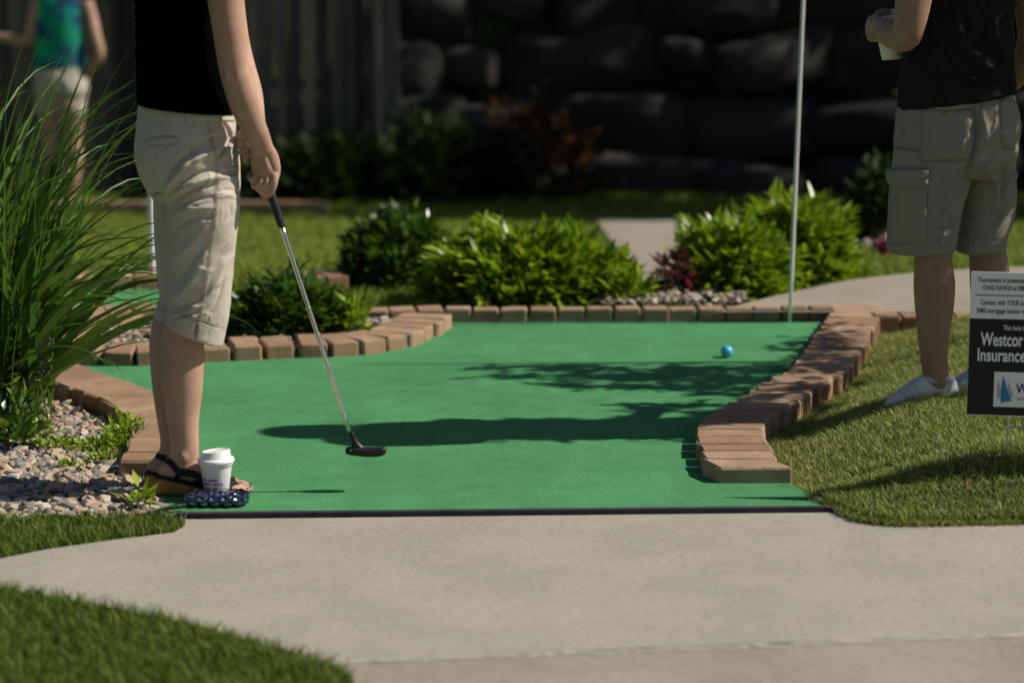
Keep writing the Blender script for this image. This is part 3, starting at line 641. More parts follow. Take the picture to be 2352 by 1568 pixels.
# dark planting at foot of fence and wall
for (x0, x1, yt, yb, mm, lb_, n) in ((600, 900, 290, 462, 'leaf_shaded', 'dark shaded shrub at the foot of the plank fence', 1500), (840, 1120, 250, 462, 'leaf_shaded', 'dark shaded shrub beside the end post of the fence', 1500),
                                    (1100, 1370, 190, 462, 'leaf_orange', 'rust orange leaved shrub in front of the boulders', 1100), (300, 640, 380, 466, 'leaf_shaded', 'low dark shrub behind the golfer at fence foot', 900),
                                    (2090, 2330, 300, 455, 'leaf_shaded', 'dark shaded shrub below boulders behind the man', 900)):
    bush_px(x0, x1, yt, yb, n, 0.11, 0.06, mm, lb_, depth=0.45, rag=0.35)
# planting on the terrace over the wall
for i, (x, lbl) in enumerate(((0.3, 'shrub on top of boulder wall nearest the fence'), (1.9, 'shrub on top of boulder wall left of flag pole'), (3.2, 'shrub on top of boulder wall right of flag pole'), (4.9, 'shrub on top of boulder wall above the man'))):
    shrub('shrub', Vector((x, 20.6, 1.2)), 0.9, 0.6, 0.8, 900, 0.13, 0.07, 'leaf_shaded' if i % 2 else 'leaf_tree', lbl)
shrub('shrub', Vector((2.35, 19.5, 0.55)), 0.5, 0.35, 0.5, 700, 0.09, 0.05, 'leaf', 'yellow green shrub hanging over top of the boulder wall')

# ornamental grass at left: every blade its own part
og = empty('ornamental_grass', G(-14, 960), 'tall clump of arching green ornamental grass at left edge', 'ornamental grass')
def blade(root, a, lean, L, wd, droop, twist=0.0, seg=12):
    rows = []; p = Vector(root); ang = lean; tw0 = random.choice((-1, 1)) * random.uniform(0.5, 1.35)
    h = Vector((math.cos(a), math.sin(a), 0)); side = Vector((-math.sin(a), math.cos(a), 0)); V = []; F = []
    for i in range(seg + 1):
        t = i / seg; d = h * math.sin(ang) + Vector((0, 0, 1)) * math.cos(ang); nrm = h * math.cos(ang) - Vector((0, 0, 1)) * math.sin(ang)
        wv = wd * (0.55 + 0.45 * math.sin(math.pi * min(t * 1.3 + .1, 1))) * (1 - max(0, (t - .35) / .65) ** 1.5) + 0.0004
        s2 = (side * math.cos(tw0 + twist * t) + nrm * math.sin(tw0 + twist * t))
        V += [p - s2 * wv / 2, p - nrm * wv * 0.16, p + s2 * wv / 2]
        if i < seg:
            k = 3 * i; F += [(k, k + 1, k + 4, k + 3), (k + 1, k + 2, k + 5, k + 4)]
        p = p + d * (L / seg); ang += droop * (0.25 + 2.0 * t * t) / seg
    me = bpy.data.meshes.new('blade'); me.from_pydata([tuple(q) for q in V], [], F); me.update(); return me
b0 = og.location
for i in range(185):
    a = random.gauss(0.1, 0.75) if i % 4 else random.uniform(0, 6.3); lean = abs(random.gauss(0.10, 0.14)); L = random.uniform(0.6, 1.3)
    rp = (b0.x + random.gauss(0, 0.10) - 0.02, b0.y + random.gauss(0, 0.10), random.uniform(-0.01, 0.02))
    drp = random.uniform(0.3, 1.1) if i % 5 < 2 else random.uniform(1.3, 2.6)
    obj('blade', blade(rp, a, lean, L, random.uniform(0.013, 0.030), drp, random.uniform(-.7, .7)), 'blade', og)
for i in range(60):   # long blades that lean out to the right
    a = random.gauss(0.0, 0.35); lean = random.uniform(0.3, 0.95); L = random.uniform(0.5, 0.85)
    rp = (b0.x + random.gauss(0.03, 0.07), b0.y + random.gauss(0, 0.08), random.uniform(0, 0.25))
    obj('blade', blade(rp, a, lean, L, random.uniform(0.013, 0.028), random.uniform(0.9, 2.6), random.uniform(-.6, .6)), 'blade', og)

# salvia and weeds in the gravel
def salvia(x, y, h, label, ang):
    b = G(x, y); root = empty('salvia_plant', b, label, 'flower'); n = 60
    C = np.array(b) + np.stack([rng.normal(0, .05, n), rng.normal(0, .05, n), rng.uniform(0.01, h * .75, n)], 1); D = rdir(n) + np.array([0, 0, .5])
    Vv, Ff = leaf_mesh(C, D, np.tile([0, 0, 1.], (n, 1)) + rdir(n) * .3, rng.uniform(.04, .08, n), rng.uniform(.015, .028, n), .2, .3); obj('foliage', mesh_np('f', Vv, Ff), 'leaf_dark', root)
    for k in range(4):
        dx = ang + random.uniform(-.35, .35); p0 = b + Vector((random.uniform(-.04, .04), random.uniform(-.04, .04), 0)); p1 = p0 + Vector((dx * h * .5, random.uniform(-.04, .04), h * random.uniform(.8, 1.05)))
        mb = MB(); tube(mb, [p0, p0.lerp(p1, .5), p1], [.003, .0025, .0015], 6, 2); obj('stem', mb.mesh(), 'stem', root)
        m = 44; t = rng.uniform(.55, 1, m); C = np.array(p0)[None] * (1 - t)[:, None] + np.array(p1)[None] * t[:, None]
        Vv, Ff = leaf_mesh(C, rdir(m) + np.array([0, 0, .6]), rdir(m), rng.uniform(.009, .016, m) * (1.3 - .5 * t), rng.uniform(.006, .009, m)); obj('flower_spike', mesh_np('f', Vv, Ff), 'petal_purple', root)
salvia(55, 985, 0.27, 'purple salvia spikes leaning by the gravel bed', 0.35)
salvia(5, 975, 0.36, 'purple salvia at the left edge under the tall grass', 0.1)
def weed(x, y, rx, ry, h, n, label, ll=0.022, lm='leaf_weed'):
    b = G(x, y); b.z = 0; shrub('weed_clump', b, rx, ry, h, n, ll, ll * .5, lm, label, 'weed', hollow=.2, up=.8)
weed(290, 1028, .075, .13, .10, 420, 'bright yellow green weed clump against the brick border')
weed(205, 1035, .09, .06, .035, 170, 'low bright weed patch in middle of the gravel')
weed(130, 1030, .08, .05, .03, 120, 'thin bright weed patch left in the gravel near salvia')
weed(238, 1062, .05, .04, .035, 80, 'small weed sprig below the bright clump')
weed(90, 1000, .06, .06, .05, 90, 'small weed beside the purple salvia')
weed(325, 1160, .05, .03, .05, 16, 'broad leaved sprig beside the sandal heel', 0.05)
weed(160, 1080, .03, .03, .03, 30, 'tiny weed among the nearest stones')
weed(20, 1020, .10, .10, .16, 160, 'leafy green plant under ornamental grass at left edge', 0.06, 'leaf_dark')

# ---- trees outside the frame that shade the back and dapple the green
def crown(root, c, r, n, ll, lm, rag=0.3):
    d = rdir(n); rad = 0.25 + 0.75 * rng.uniform(0, 1, n) ** 0.5
    rg = np.array([1 + rag * (noise.noise(Vector(q) * 2.3 + Vector(c)) + 0.7 * noise.noise(Vector(q) * 5 + Vector(c))) for q in d])
    C = np.array(c) + d * (rad * rg)[:, None] * np.array(r); Vv, Ff = leaf_mesh(C, rdir(n) + np.array([0, 0, -.2]), rdir(n), ll * rng.uniform(.6, 1.3, n), ll * .6 * rng.uniform(.7, 1.2, n))
    return obj('crown', mesh_np('crown', Vv, Ff), lm, root)
def tree(x, y, z0, h, c, r, n, ll, label, lm='leaf_tree'):
    root = empty('shade_tree', (x, y, z0), label, 'tree', 'shade trees round the course'); mb = MB()
    tube(mb, [Vector((x, y, z0 - .2)), Vector((x + .1, y, z0 + h * .4)), Vector((x - .1, y + .1, z0 + h))], [.28, .2, .06], 10, 3)
    for k in range(9):
        a = random.uniform(0, 6.3); t = random.uniform(.25, .85); p = Vector((x, y, z0 + h * t)); q = p + Vector((math.cos(a) * r[0] * .8, math.sin(a) * r[1] * .8, random.uniform(.3, 1.5)))
        tube(mb, [p, p.lerp(q, .5) + Vector((0, 0, .2)), q], [.09, .05, .015], 6, 2)
    obj('trunk', mb.mesh(), 'bark', root); crown(root, c, r, n, ll, lm)
for (x, y, c, r, n, lb_) in ((6.6, 21.1, (6.6, 21.1, 5.2), (2.3, 3.0, 5.2), 2300, 'nearest tall shade tree right of the boulder wall'), (9.8, 21.0, (9.8, 21.0, 6.6), (2.8, 3.1, 5.2), 1600, 'second tall shade tree right of the boulder wall'),
                              (13.5, 21.2, (13.5, 21.2, 8.2), (3.2, 3.2, 5.4), 1000, 'third tall shade tree far right of the boulder wall'), (2.5, 24, (2.5, 24, 6.8), (3, 2.4, 4.6), 8000, 'tall tree above the boulder wall'), (-3.5, 23, (-3.5, 23, 5.6), (3, 2.4, 4.8), 8000, 'tall tree behind the plank fence'),
                              (4.4, 21.4, (4.4, 21.4, 4.4), (1.6, 1.5, 2.6), 6000, 'low tree on the terrace above the wall'),
                              (6.0, 17.2, (6.0, 17.2, 3.4), (1.4, 1.3, 2.7), 3800, 'low bushy tree right of the far lawn')):
    tree(x, y, base_z(x, y), 8.5 if 'low' not in lb_ else 5, c, r, n, 0.30, lb_)
# slim young tree at the right of the green
YT = G(1176, 826.5).y; yt = empty('young_tree', (2.75, YT, 0.1), 'slim young tree right of the green, casting leafy shadow', 'tree'); mb = MB()
tube(mb, [Vector((2.75, YT, 0.05)), Vector((2.74, YT, 1.0)), Vector((2.72, YT - .005, 2.0)), Vector((2.70, YT, 3.05))], [.03, .022, .013, .004], 8, 4)
cl = [(1120, 848, 60, 4, 16), (1200, 868, 100, 5, 40), (1320, 850, 120, 8, 75), (1280, 888, 60, 4, 20), (1450, 868, 150, 10, 130), (1600, 852, 150, 10, 120), (1700, 876, 140, 10, 120), (1520, 893, 190, 6, 90), (1780, 850, 60, 12, 50), (1790, 806, 50, 3, 14),
      (1835, 790, 30, 8, 14), (1530, 936, 130, 4, 40), (1640, 953, 90, 6, 50), (1480, 948, 70, 3, 12), (1640, 905, 110, 8, 30), (1870, 820, 60, 40, 90), (1800, 930, 120, 22, 110), (1900, 870, 90, 26, 120), (1690, 968, 90, 6, 40)]
tr = random.Random(3); LP = []
for (x, y, rx, ry, n) in cl:
    g = G(x, y); X_ = tr.uniform(2.25, 2.95); cc = None; pts = []
    for _ in range(int(n * 1.5)):
        q = G(x + tr.gauss(0, .5) * rx, y + tr.gauss(0, .5) * ry); k = (X_ + tr.uniform(-.18, .18) - q.x) / SUNV.x; pts.append(q + SUNV * k)
    LP += pts; cc = sum(pts, Vector()) / len(pts); base = Vector((2.72, YT, max(0.5, cc.z - 0.35)))
    tube(mb, [base, base.lerp(cc, .5) + Vector((0, 0, .05)), cc], [.0028, .002, .001], 5, 2)
YM = G(1176, 984).y
for _ in range(1500):   # leaves that shade the man
    q = Vector((tr.uniform(1.05, 1.5), 0, tr.uniform(0.15, 1.6))); q.y = YM + tr.uniform(-1, 1) * (.14 if q.z < 1.3 else .06); k = (tr.uniform(2.2, 3.0) - q.x) / SUNV.x; LP.append(q + SUNV * k)
C = np.array([tuple(p) for p in LP]); n = len(C); Vv, Ff = leaf_mesh(C, rdir(n), rdir(n), rng.uniform(.05, .085, n), rng.uniform(.03, .045, n))
for k in range(7):
    z_ = 1.0 + k * 0.28; p = Vector((2.72, YT, z_)); q = Vector((2.6, YM + tr.uniform(-.2, .2), z_ + .5)); tube(mb, [p, p.lerp(q, .5) + Vector((0, 0, .1)), q], [.0014, .0012, .001], 5, 2)
obj('trunk', mb.mesh(), 'bark', yt); obj('crown', mesh_np('crown', Vv, Ff), 'leaf_tree', yt)
#@@OBJECTS@@
# ================================================================== PEOPLE
def S(x, y, Y, rpx, rv, dy=0.0):
    p = A(x, y, Y); return (p.x, p.y + dy, p.z, rpx * mpp(Y, p.z), rv)
def tilted(mb, rows, n=40, sub=4, p=2.2):
    """sections x,y,z,rx,ry,tilt: tilt lowers the +x side"""
    R = cr(rows, sub); return mb.loft([ell(r[:3], (r[3], 0, -r[5]), (0, r[4], 0), n, p) for r in R])
def head(mb, c, r, yaw, pitch, look=1):
    """skull, jaw, nose, ears, lips; faces +x before rotation"""
    R = Matrix.Rotation(yaw, 3, 'Z') @ Matrix.Rotation(pitch, 3, 'Y'); c = Vector(c)
    q = lambda x, y, z: c + R @ (Vector((x, y, z)) * r)
    blob(mb, q(-.1, 0, .12), (r * .98, r * .78, r * .92), 12, R); blob(mb, q(.3, 0, -.45), (r * .55, r * .58, r * .62), 10, R)
    limb(mb, [(*q(.82, 0, .12), r * .08, r * .10), (*q(1.02, 0, -.22), r * .14, r * .17), (*q(.86, 0, -.3), r * .1, r * .16)], (0, 1, 0), 8, 3)
    blob(mb, q(.82, 0, -.55), (r * .10, r * .25, r * .06), 6, R); blob(mb, q(.81, 0, -.66), (r * .10, r * .22, r * .06), 6, R)
    blob(mb, q(.72, 0, .25), (r * .16, r * .5, r * .12), 8, R)
    for s_ in (-1, 1): blob(mb, q(-.05, s_ * .8, -.05), (r * .2, r * .1, r * .3), 8, R)
    return R, q
def eyes(parent, q, R, r):
    for s_ in (-1, 1):
        mb = MB(); blob(mb, q(.74, s_ * .3, .04), (r * .13, r * .15, r * .1), 8, R); obj('eye', mb.mesh(), 'lid', parent)
def patch(bvh, corners, nu, nv, lift, edge=0.0, bow=0.0):
    """cloth piece lying on a garment: corners TL,TR,BR,BL measured; lift thickness"""
    tl, tr_, br, bl = [np.array(c, float) for c in corners]; top = []; bot = []; ok = True
    for j in range(nv + 1):
        for i in range(nu + 1):
            u, v = i / nu, j / nv; a = (tl * (1 - u) + tr_ * u) * (1 - v) + (bl * (1 - u) + br * u) * v
            a[1] += bow * math.sin(math.pi * u) * v
            p, n_ = on(bvh, a[0], a[1], 0)
            top.append((p, n_))
    good = [k for k, t in enumerate(top) if t[0] is not None]
    for k, t in enumerate(top):
        if t[0] is None:
            g = min(good, key=lambda q: abs(q % (nu + 1) - k % (nu + 1)) + abs(q // (nu + 1) - k // (nu + 1))); top[k] = top[g]
    V = []; k = (nu + 1) * (nv + 1)
    for q, (p, n_) in enumerate(top):
        i, j = q % (nu + 1), q // (nu + 1); e = min(i, nu - i, j, nv - j); V.append(p + n_ * (lift if e > 0 else lift * 0.8 + edge))
    V += [p - n_ * 0.002 for p, n_ in top]; F = []
    for j in range(nv):
        for i in range(nu):
            a = j * (nu + 1) + i; F.append((a, a + nu + 1, a + nu + 2, a + 1)); F.append((a + k, a + k + 1, a + k + nu + 2, a + k + nu + 1))
    rim = [i for i in range(nu + 1)] + [j * (nu + 1) + nu for j in range(1, nu and nv + 1)] + [nv * (nu + 1) + i for i in range(nu - 1, -1, -1)] + [j * (nu + 1) for j in range(nv - 1, 0, -1)]
    for a, b in zip(rim, rim[1:] + rim[:1]): F.append((a, b, b + k, a + k))
    me = bpy.data.meshes.new('patch'); me.from_pydata([tuple(p) for p in V], [], F); me.update(); return me
def seam(bvh, pl, r, lift=0.0):
    mb = MB(); P = cr(pl, 8); pts = [on(bvh, a, b, lift)[0] for a, b in P]; tube(mb, pts, r, 6, 1); return mb.mesh()
def stitches(bvh, pl, off, step, ln, r):
    mb = MB(); P = cr(pl, 10); seg = np.r_[0, np.cumsum(np.hypot(*np.diff(P, axis=0).T))]; s_ = 0
    while s_ + ln < seg[-1]:
        a = np.array([np.interp(s_, seg, P[:, i]) for i in (0, 1)]); b = np.array([np.interp(s_ + ln, seg, P[:, i]) for i in (0, 1)]); d = (b - a) / (np.hypot(*(b - a)) + 1e-6); o_ = np.array([d[1], -d[0]]) * off
        p, _ = on(bvh, *(a + o_), r * .5); q, _ = on(bvh, *(b + o_), r * .5)
        if p and q and (p - q).length < .05: tube(mb, [p, q], r, 5, 1)
        s_ += step
    return mb.mesh()
def ribbon(bvh, pl, hw_px, lift, th=0.0025):
    """flat strap following a surface"""
    P = cr(pl, 8); rows = []; last = None
    for a, b in P:
        p, n_ = on(bvh, a, b, lift)
        if p is None: continue
        rows.append((p, n_))
    mb = MB(); rings = []
    for i, (p, n_) in enumerate(rows):
        t = rows[min(i + 1, len(rows) - 1)][0] - rows[max(i - 1, 0)][0]; t.normalize(); s_ = t.cross(n_).normalized(); h = hw_px * mpp(p.y, p.z)
        rings.append([p - s_ * h - n_ * th, p + s_ * h - n_ * th, p + s_ * h + n_ * th * .6, p - s_ * h + n_ * th * .6])
    mb.loft(rings); return mb.mesh()

# ---------------------------------------------------------------- golfer
YN = G(450, 1147).y + 0.045; YF = YN + 0.095; Y0 = YN + 0.05
mb = MB()
def leg(dx, dy_, Y):
    limb(mb, [S(452 + dx, 430, Y, 40, .045), S(455 + dx, 560 + dy_, Y, 44, .05), S(434 + dx, 700 + dy_, Y, 45, .050), S(419 + dx, 780 + dy_, Y, 51, .053), S(419 + dx, 840 + dy_, Y, 50.5, .056), S(419.5 + dx, 890 + dy_, Y, 47, .051), S(420 + dx, 959 + dy_, Y, 38, .041),
              S(424 + dx, 1010 + dy_, Y, 33, .034), S(424 + dx, 1040 + dy_, Y, 33.5, .033), S(420 + dx, 1066 + dy_, Y, 37, .033), S(415 + dx, 1082 + dy_, Y, 36, .032)], (0, 1, 0), 28, 4)
    limb(mb, [S(372 + dx, 1066 + dy_, Y, 14, .016), S(380 + dx, 1072 + dy_, Y, 24, .029), S(400 + dx, 1072 + dy_, Y, 28, .032), S(430 + dx, 1074 + dy_, Y, 30, .033), S(462 + dx, 1088 + dy_, Y, 25, .035), S(495 + dx, 1104 + dy_, Y, 18, .040), S(520 + dx, 1114 + dy_, Y, 14, .042), S(540 + dx, 1119 + dy_, Y, 11, .038)], (0, 1, 0), 24, 4)
    blob(mb, A(424 + dx, 1044 + dy_, Y) + Vector((0, -.031, 0)), (.014, .009, .016)); blob(mb, A(424 + dx, 1040 + dy_, Y) + Vector((0, .031, 0)), (.014, .009, .016))
    tips = []
    for k, (yo, tx, r_) in enumerate(((.030, 574, .0115), (.011, 577, .0088), (-.006, 571, .0083), (-.021, 562, .008), (-.034, 551, .0078))):
        a = A(528 + dx, 1117 + dy_, Y); b = A(552 + dx - k * 2, 1117 + dy_, Y); c_ = A(tx - 4 + dx, 1125 + dy_, Y)
        for q in (a, b, c_): q.y += yo
        limb(mb, [(*a, r_, r_), (*b, r_ * 1.0, r_ * 1.0), (*b.lerp(c_, .6), r_ * .9, r_ * .95), (*c_, r_ * .95, r_ * 1.0)], (0, 1, 0), 12, 3); blob(mb, c_, (r_, r_, r_ * .9), 8); tips.append((c_ + Vector((r_ * .25, 0, r_ * .72)), r_))
    return tips
tips = leg(0, 0, YN) + leg(-24, -9, YF)
bx = A(430, 250, Y0).x; zt = A(430, 250, Y0).z
stack(mb, [(bx, Y0, zt - .2, .07, .09), (bx, Y0, zt - .08, .09, .11), (bx, Y0, zt + .06, .10, .12), (bx - .005, Y0, zt + .22, .10, .125), (bx - .01, Y0, zt + .34, .10, .15), (bx, Y0, zt + .42, .075, .15), (bx + .02, Y0, zt + .46, .045, .06)], 32, 4)
limb(mb, [(bx + .015, Y0, zt + .42, .05, .05), (bx + .035, Y0, zt + .50, .046, .046), (bx + .055, Y0, zt + .56, .05, .05)], (0, 1, 0), 16, 3)
hR, hq = head(mb, (bx + .085, Y0, zt + .645), .105, 0.25, 0.5)
# right arm and hand
ya = Y0 - .155
limb(mb, [S(500, -95, ya + .03, 48, .05), S(512, -50, ya, 45, .047), S(518, 0, ya, 42, .043), S(526, 70, ya, 38.5, .040), S(536, 150, ya + .01, 35.5, .036), S(545, 185, ya + .015, 36, .036), S(562, 240, ya + .03, 35.5, .037), S(582, 290, ya + .05, 30.5, .031), S(597, 326, ya + .07, 26.5, .022), S(604, 350, ya + .08, 27, .019)], (0, 1, 0), 24, 4)
yh = ya + .085
limb(mb, [S(601, 338, yh - .003, 26, .018), S(607, 362, yh, 33, .017), S(611, 385, yh, 34, .0165), S(612, 404, yh + .003, 31, .0155), S(612, 414, yh + .006, 24, .012)], (0, 1, 0), 20, 4)
def fing(pts, r): limb(mb, [(*A(x, y, yh + d), r * s_, r * s_) for (x, y, d), s_ in zip(pts, (1.08, 1.02, .98, .88, .8))], (0, 1, 0.2), 12, 4); blob(mb, A(*pts[-1][:2], yh + pts[-1][2]), (r * .8,) * 3, 6)
fing([(630, 400, -.004), (629, 420, -.008), (619, 444, 0), (604, 446, .018), (601, 432, .034)], .0105)
fing([(616, 408, -.004), (613, 424, -.010), (603, 436, .004), (592, 432, .022), (594, 420, .036)], .0100)
fing([(602, 408, -.003), (598, 420, -.009), (589, 427, .004), (582, 420, .022), (586, 410, .036)], .0096)
fing([(590, 402, -.002), (584, 410, -.006), (577, 412, .006), (573, 403, .022), (579, 396, .034)], .0085)
fing([(624, 352, .006), (634, 375, .02), (634, 396, .034), (628, 414, .04), (624, 428, .04)], .0105)
# left arm and hand
yb = Y0 + .15
limb(mb, [S(500, -95, yb - .03, 46, .05), S(515, -30, yb, 43, .045), S(535, 80, yb, 36, .038), S(552, 150, yb - .02, 34, .035), S(572, 215, yb - .08, 32, .032), S(585, 275, yb - .14, 25, .024), S(584, 300, yb - .16, 26, .02)], (0, 1, 0), 20, 4)
yl = yh + .03
limb(mb, [S(588, 285, yl + .02, 24, .018), S(578, 312, yl + .01, 27, .018), S(582, 340, yl + .012, 26, .017), S(588, 358, yl + .016, 20, .014)], (0, 1, 0), 16, 3)
for (a, b, c_, d_) in (((573, 298), (560, 300), (549, 314), (555, 322)), ((580, 314), (563, 320), (551, 334), (558, 340)), ((583, 330), (568, 336), (555, 350), (563, 356)), ((586, 346), (573, 352), (562, 367), (570, 370))):
    limb(mb, [(*A(*a, yl - .01), .0092, .0092), (*A(*b, yl - .018), .0094, .0094), (*A(*c_, yl - .008), .0088, .0088), (*A(*d_, yl + .014), .008, .008)], (0, 1, .2), 12, 4)
gm = fuse(mb, 0.0027, 4)
V_ = verts_of(gm).astype(float); E_ = np.empty(len(gm.edges) * 2, np.int32); gm.edges.foreach_get('vertices', E_); E_ = E_.reshape(-1, 2); dg_ = np.bincount(E_.ravel(), minlength=len(V_))[:, None]
low = ((V_[:, 2] > .10) & (V_[:, 2] < .6))[:, None] | ((V_[:, 2] > A(560, 300, ya).z) & (V_[:, 2] < 1.5))[:, None]
for _ in range(14):
    acc = np.zeros_like(V_)
    for k_ in range(3): acc[:, k_] = np.bincount(E_[:, 0], V_[E_[:, 1], k_], len(V_)) + np.bincount(E_[:, 1], V_[E_[:, 0], k_], len(V_))
    V_ = np.where(low, acc / dg_, V_)
set_verts(gm, V_); sculpt(gm, [([(514, 164), (521, 174), (524, 186)], 8, .0045), ([(621, 402), (615, 425), (603, 440)], 2.0, -.0034), ([(608, 408), (601, 424), (591, 431)], 2.0, -.003), ([(596, 404), (588, 414), (580, 418)], 2.0, -.0026), ([(566, 311), (556, 322), (550, 328)], 1.8, -.003), ([(572, 328), (560, 338), (553, 345)], 1.8, -.003), ([(577, 343), (567, 352), (559, 361)], 1.8, -.003), ([(530, 160), (534, 172), (536, 184)], 6, -.0022), ([(604, 352), (612, 378), (618, 396)], 4, .0016), ([(614, 356), (624, 380), (630, 396)], 4, -.0016), ([(596, 360), (602, 385), (603, 402)], 4, -.0012)]); golfer = obj('person', gm, 'skin'); tag(golfer, 'golfer in black top and beige capri trousers gripping a putter', 'person')
eyes(golfer, hq, hR, .105)
mb = MB(); blob(mb, hq(-.22, 0, .22), (.112, .095, .105), 14, hR); limb(mb, [(*hq(-.9, 0, .2), .03, .03), (*hq(-1.25, 0, -.3), .035, .035), (*hq(-1.2, 0, -1.2), .025, .025), (*hq(-1.05, 0, -1.9), .008, .008)], (0, 1, 0), 12, 4)
obj('hair', fuse(mb, .006, 4), 'hair', golfer)
for i, (p, r_) in enumerate(tips):
    mb = MB(); blob(mb, p, (r_ * .62, r_ * .62, r_ * .3), 6); obj('toe_nail', mb.mesh(), 'nail', golfer)
mb = MB(); c0 = A(586.5, 424, yh + .001); dd = (A(598, 420, yh - .009) - A(582, 420, yh + .022)).normalized()
u_ = dd.cross(Vector((0, 0, 1))).normalized(); v_ = dd.cross(u_); tube(mb, [c0 + u_ * .0112 * math.cos(t) + v_ * .0112 * math.sin(t) for t in np.linspace(0, 2 * math.pi, 17)], .0014, 6, 1); obj('ring', mb.mesh(), 'gold', golfer)
# trousers
mb = MB()
def ST(x, y, Y, rpx, ry, tilt=0): return (*S(x, y, Y, rpx, ry), tilt * mpp(Y))
tilted(mb, [ST(430, 240, Y0, 108, .135, 8), ST(430, 262, Y0, 111, .142, 8), ST(429.5, 290, Y0, 114, .152, 6), ST(428.5, 324, Y0, 117, .160, 4), ST(430, 360, Y0, 119, .165, 2), ST(436, 396, Y0, 115, .16), ST(443, 428, Y0, 108, .15), ST(450, 456, Y0, 98, .12)], 44)
tilted(mb, [ST(455, 400, YN, 92, .085), ST(465, 450, YN - .005, 86, .09), ST(467, 490, YN - .005, 83, .09), ST(464.5, 551, YN, 80, .087), ST(463, 600, YN, 76, .083), ST(461, 645, YN, 73, .08, 6), ST(457, 700, YN, 70, .079, 18), ST(452, 735, YN, 68, .079, 23), ST(447, 764, YN, 65, .079, 26), ST(446, 768, YN, 64, .078, 26)], 40)
tilted(mb, [ST(440, 410, YF + .02, 88, .085), ST(434, 470, YF + .02, 82, .088), ST(437, 556, YF + .015, 81, .085), ST(439, 648, YF + .01, 75, .08, 6), ST(437, 705, YF + .01, 71, .078, 14), ST(430, 737, YF + .01, 78, .08, 18), ST(429, 742, YF + .01, 77, .08, 18)], 40)
tm = fuse(mb, 0.0036, 4)
V_ = verts_of(tm)
sculpt(tm, [([(378, 437), (414, 392), (468, 356), (505, 343)], 11, .011), ([(388, 455), (430, 425), (470, 410), (510, 402)], 10, .009), ([(382, 418), (410, 378), (446, 345)], 8, -.009), ([(386, 446), (440, 408), (488, 388)], 6, -.008),
            ([(338, 450), (356, 449), (378, 444)], 4, -.010), ([(392, 470), (450, 436), (498, 424)], 6, -.007), ([(396, 506), (436, 480), (492, 476)], 10, .006), ([(392, 488), (440, 462), (490, 452)], 5, -.006), ([(398, 530), (440, 505), (484, 500)], 6, -.005),
            ([(392, 600), (430, 570), (476, 520)], 13, .005), ([(394, 690), (430, 660), (475, 590)], 14, .007), ([(396, 655), (426, 625), (468, 560)], 9, -.005), ([(394, 722), (425, 718), (462, 700)], 5, .006), ([(392, 708), (425, 703), (458, 690)], 4, -.006), ([(400, 736), (430, 730), (464, 722)], 3.5, .005), ([(398, 728), (430, 724), (460, 716)], 3, -.004),
            ([(498, 385), (520, 388), (546, 384)], 4, .004), ([(498, 396), (522, 398), (546, 395)], 4, -.004), ([(500, 410), (522, 408), (544, 412)], 5, .004), ([(500, 440), (525, 436), (546, 440)], 4, -.003), ([(497, 455), (520, 450), (545, 452)], 4, .003),
            ([(515, 282), (527, 300), (529, 318), (518, 342), (505, 361)], 4.0, -.011), ([(523, 285), (534, 302), (535, 322), (524, 346), (508, 366)], 4, .004), ([(334, 323), (360, 314), (390, 312), (412, 320)], 3, -.006), ([(334, 328), (362, 334), (390, 332), (412, 324)], 2.6, -.004),
            ([(452, 744), (449, 760), (446, 780)], 3, -.009), ([(480, 620), (500, 600), (520, 560)], 8, -.004), ([(470, 680), (496, 650), (515, 610)], 7, .004), ([(480, 715), (500, 690), (512, 650)], 6, -.003), ([(420, 310), (440, 350), (430, 390)], 12, -.004), ([(455, 330), (490, 320), (512, 312)], 7, -.004), ([(462, 316), (490, 306), (510, 298)], 6, .003),
            ([(360, 480), (372, 520), (374, 600), (376, 700)], 8, -.003), ([(352, 718), (366, 714), (380, 720)], 4, .005), ([(340, 280), (336, 320), (338, 370)], 10, .002), ([(386, 713), (420, 723), (450, 735), (490, 750), (522, 758)], 2.2, -.003), ([(388, 480), (389, 560), (392, 640), (390, 700)], 3.5, -.004)] + creases([(497, 378, 545, 460, 14, 5, .0022, 34), (395, 380, 500, 520, 16, 35, .0028, 60), (395, 520, 470, 690, 10, 40, .0022, 60), (480, 480, 540, 720, 16, 60, .0018, 40), (390, 690, 465, 745, 16, 12, .0026, 36), (330, 340, 400, 440, 8, 55, .0015, 50), (465, 720, 515, 780, 6, 70, .0016, 24)], 5), fine=.0014, fscale=17)
trousers = obj('trousers', tm, 'khaki', golfer); tb = bvh_of(trousers)
sp = [(478, 277), (485, 320), (497, 362), (499, 414), (495, 486), (487, 550), (481, 600), (472, 648), (466, 690), (462, 720), (455, 757)]
obj('side_seam', seam(tb, sp, .0016), 'khaki_stitch', trousers); obj('stitching', stitches(tb, sp, 3.2, 6.5, 3.4, .0013), 'khaki', trousers); obj('stitching', stitches(tb, sp, -3.2, 6.5, 3.4, .0013), 'khaki', trousers)
obj('pocket_edge', seam(tb, [(517, 279), (530, 298), (532, 320), (521, 344), (506, 364)], .0016, .001), 'khaki_stitch', trousers)
obj('welt_pocket', seam(tb, [(331, 325), (345, 317), (372, 311), (398, 311), (411, 317)], .0016, .0), 'khaki_stitch', trousers)
obj('welt_pocket', seam(tb, [(331, 326), (350, 333), (380, 334), (400, 329), (412, 320)], .0012, .0), 'khaki_stitch', trousers)
obj('waistband', patch(tb, [(321, 240), (541, 262), (541, 279), (322, 274)], 40, 5, .0028), 'khaki', trousers)
wb = tb
obj('belt_loop', patch(tb, [(425, 248), (437, 249), (438, 282), (426, 281)], 3, 8, .0062), 'khaki', trousers)
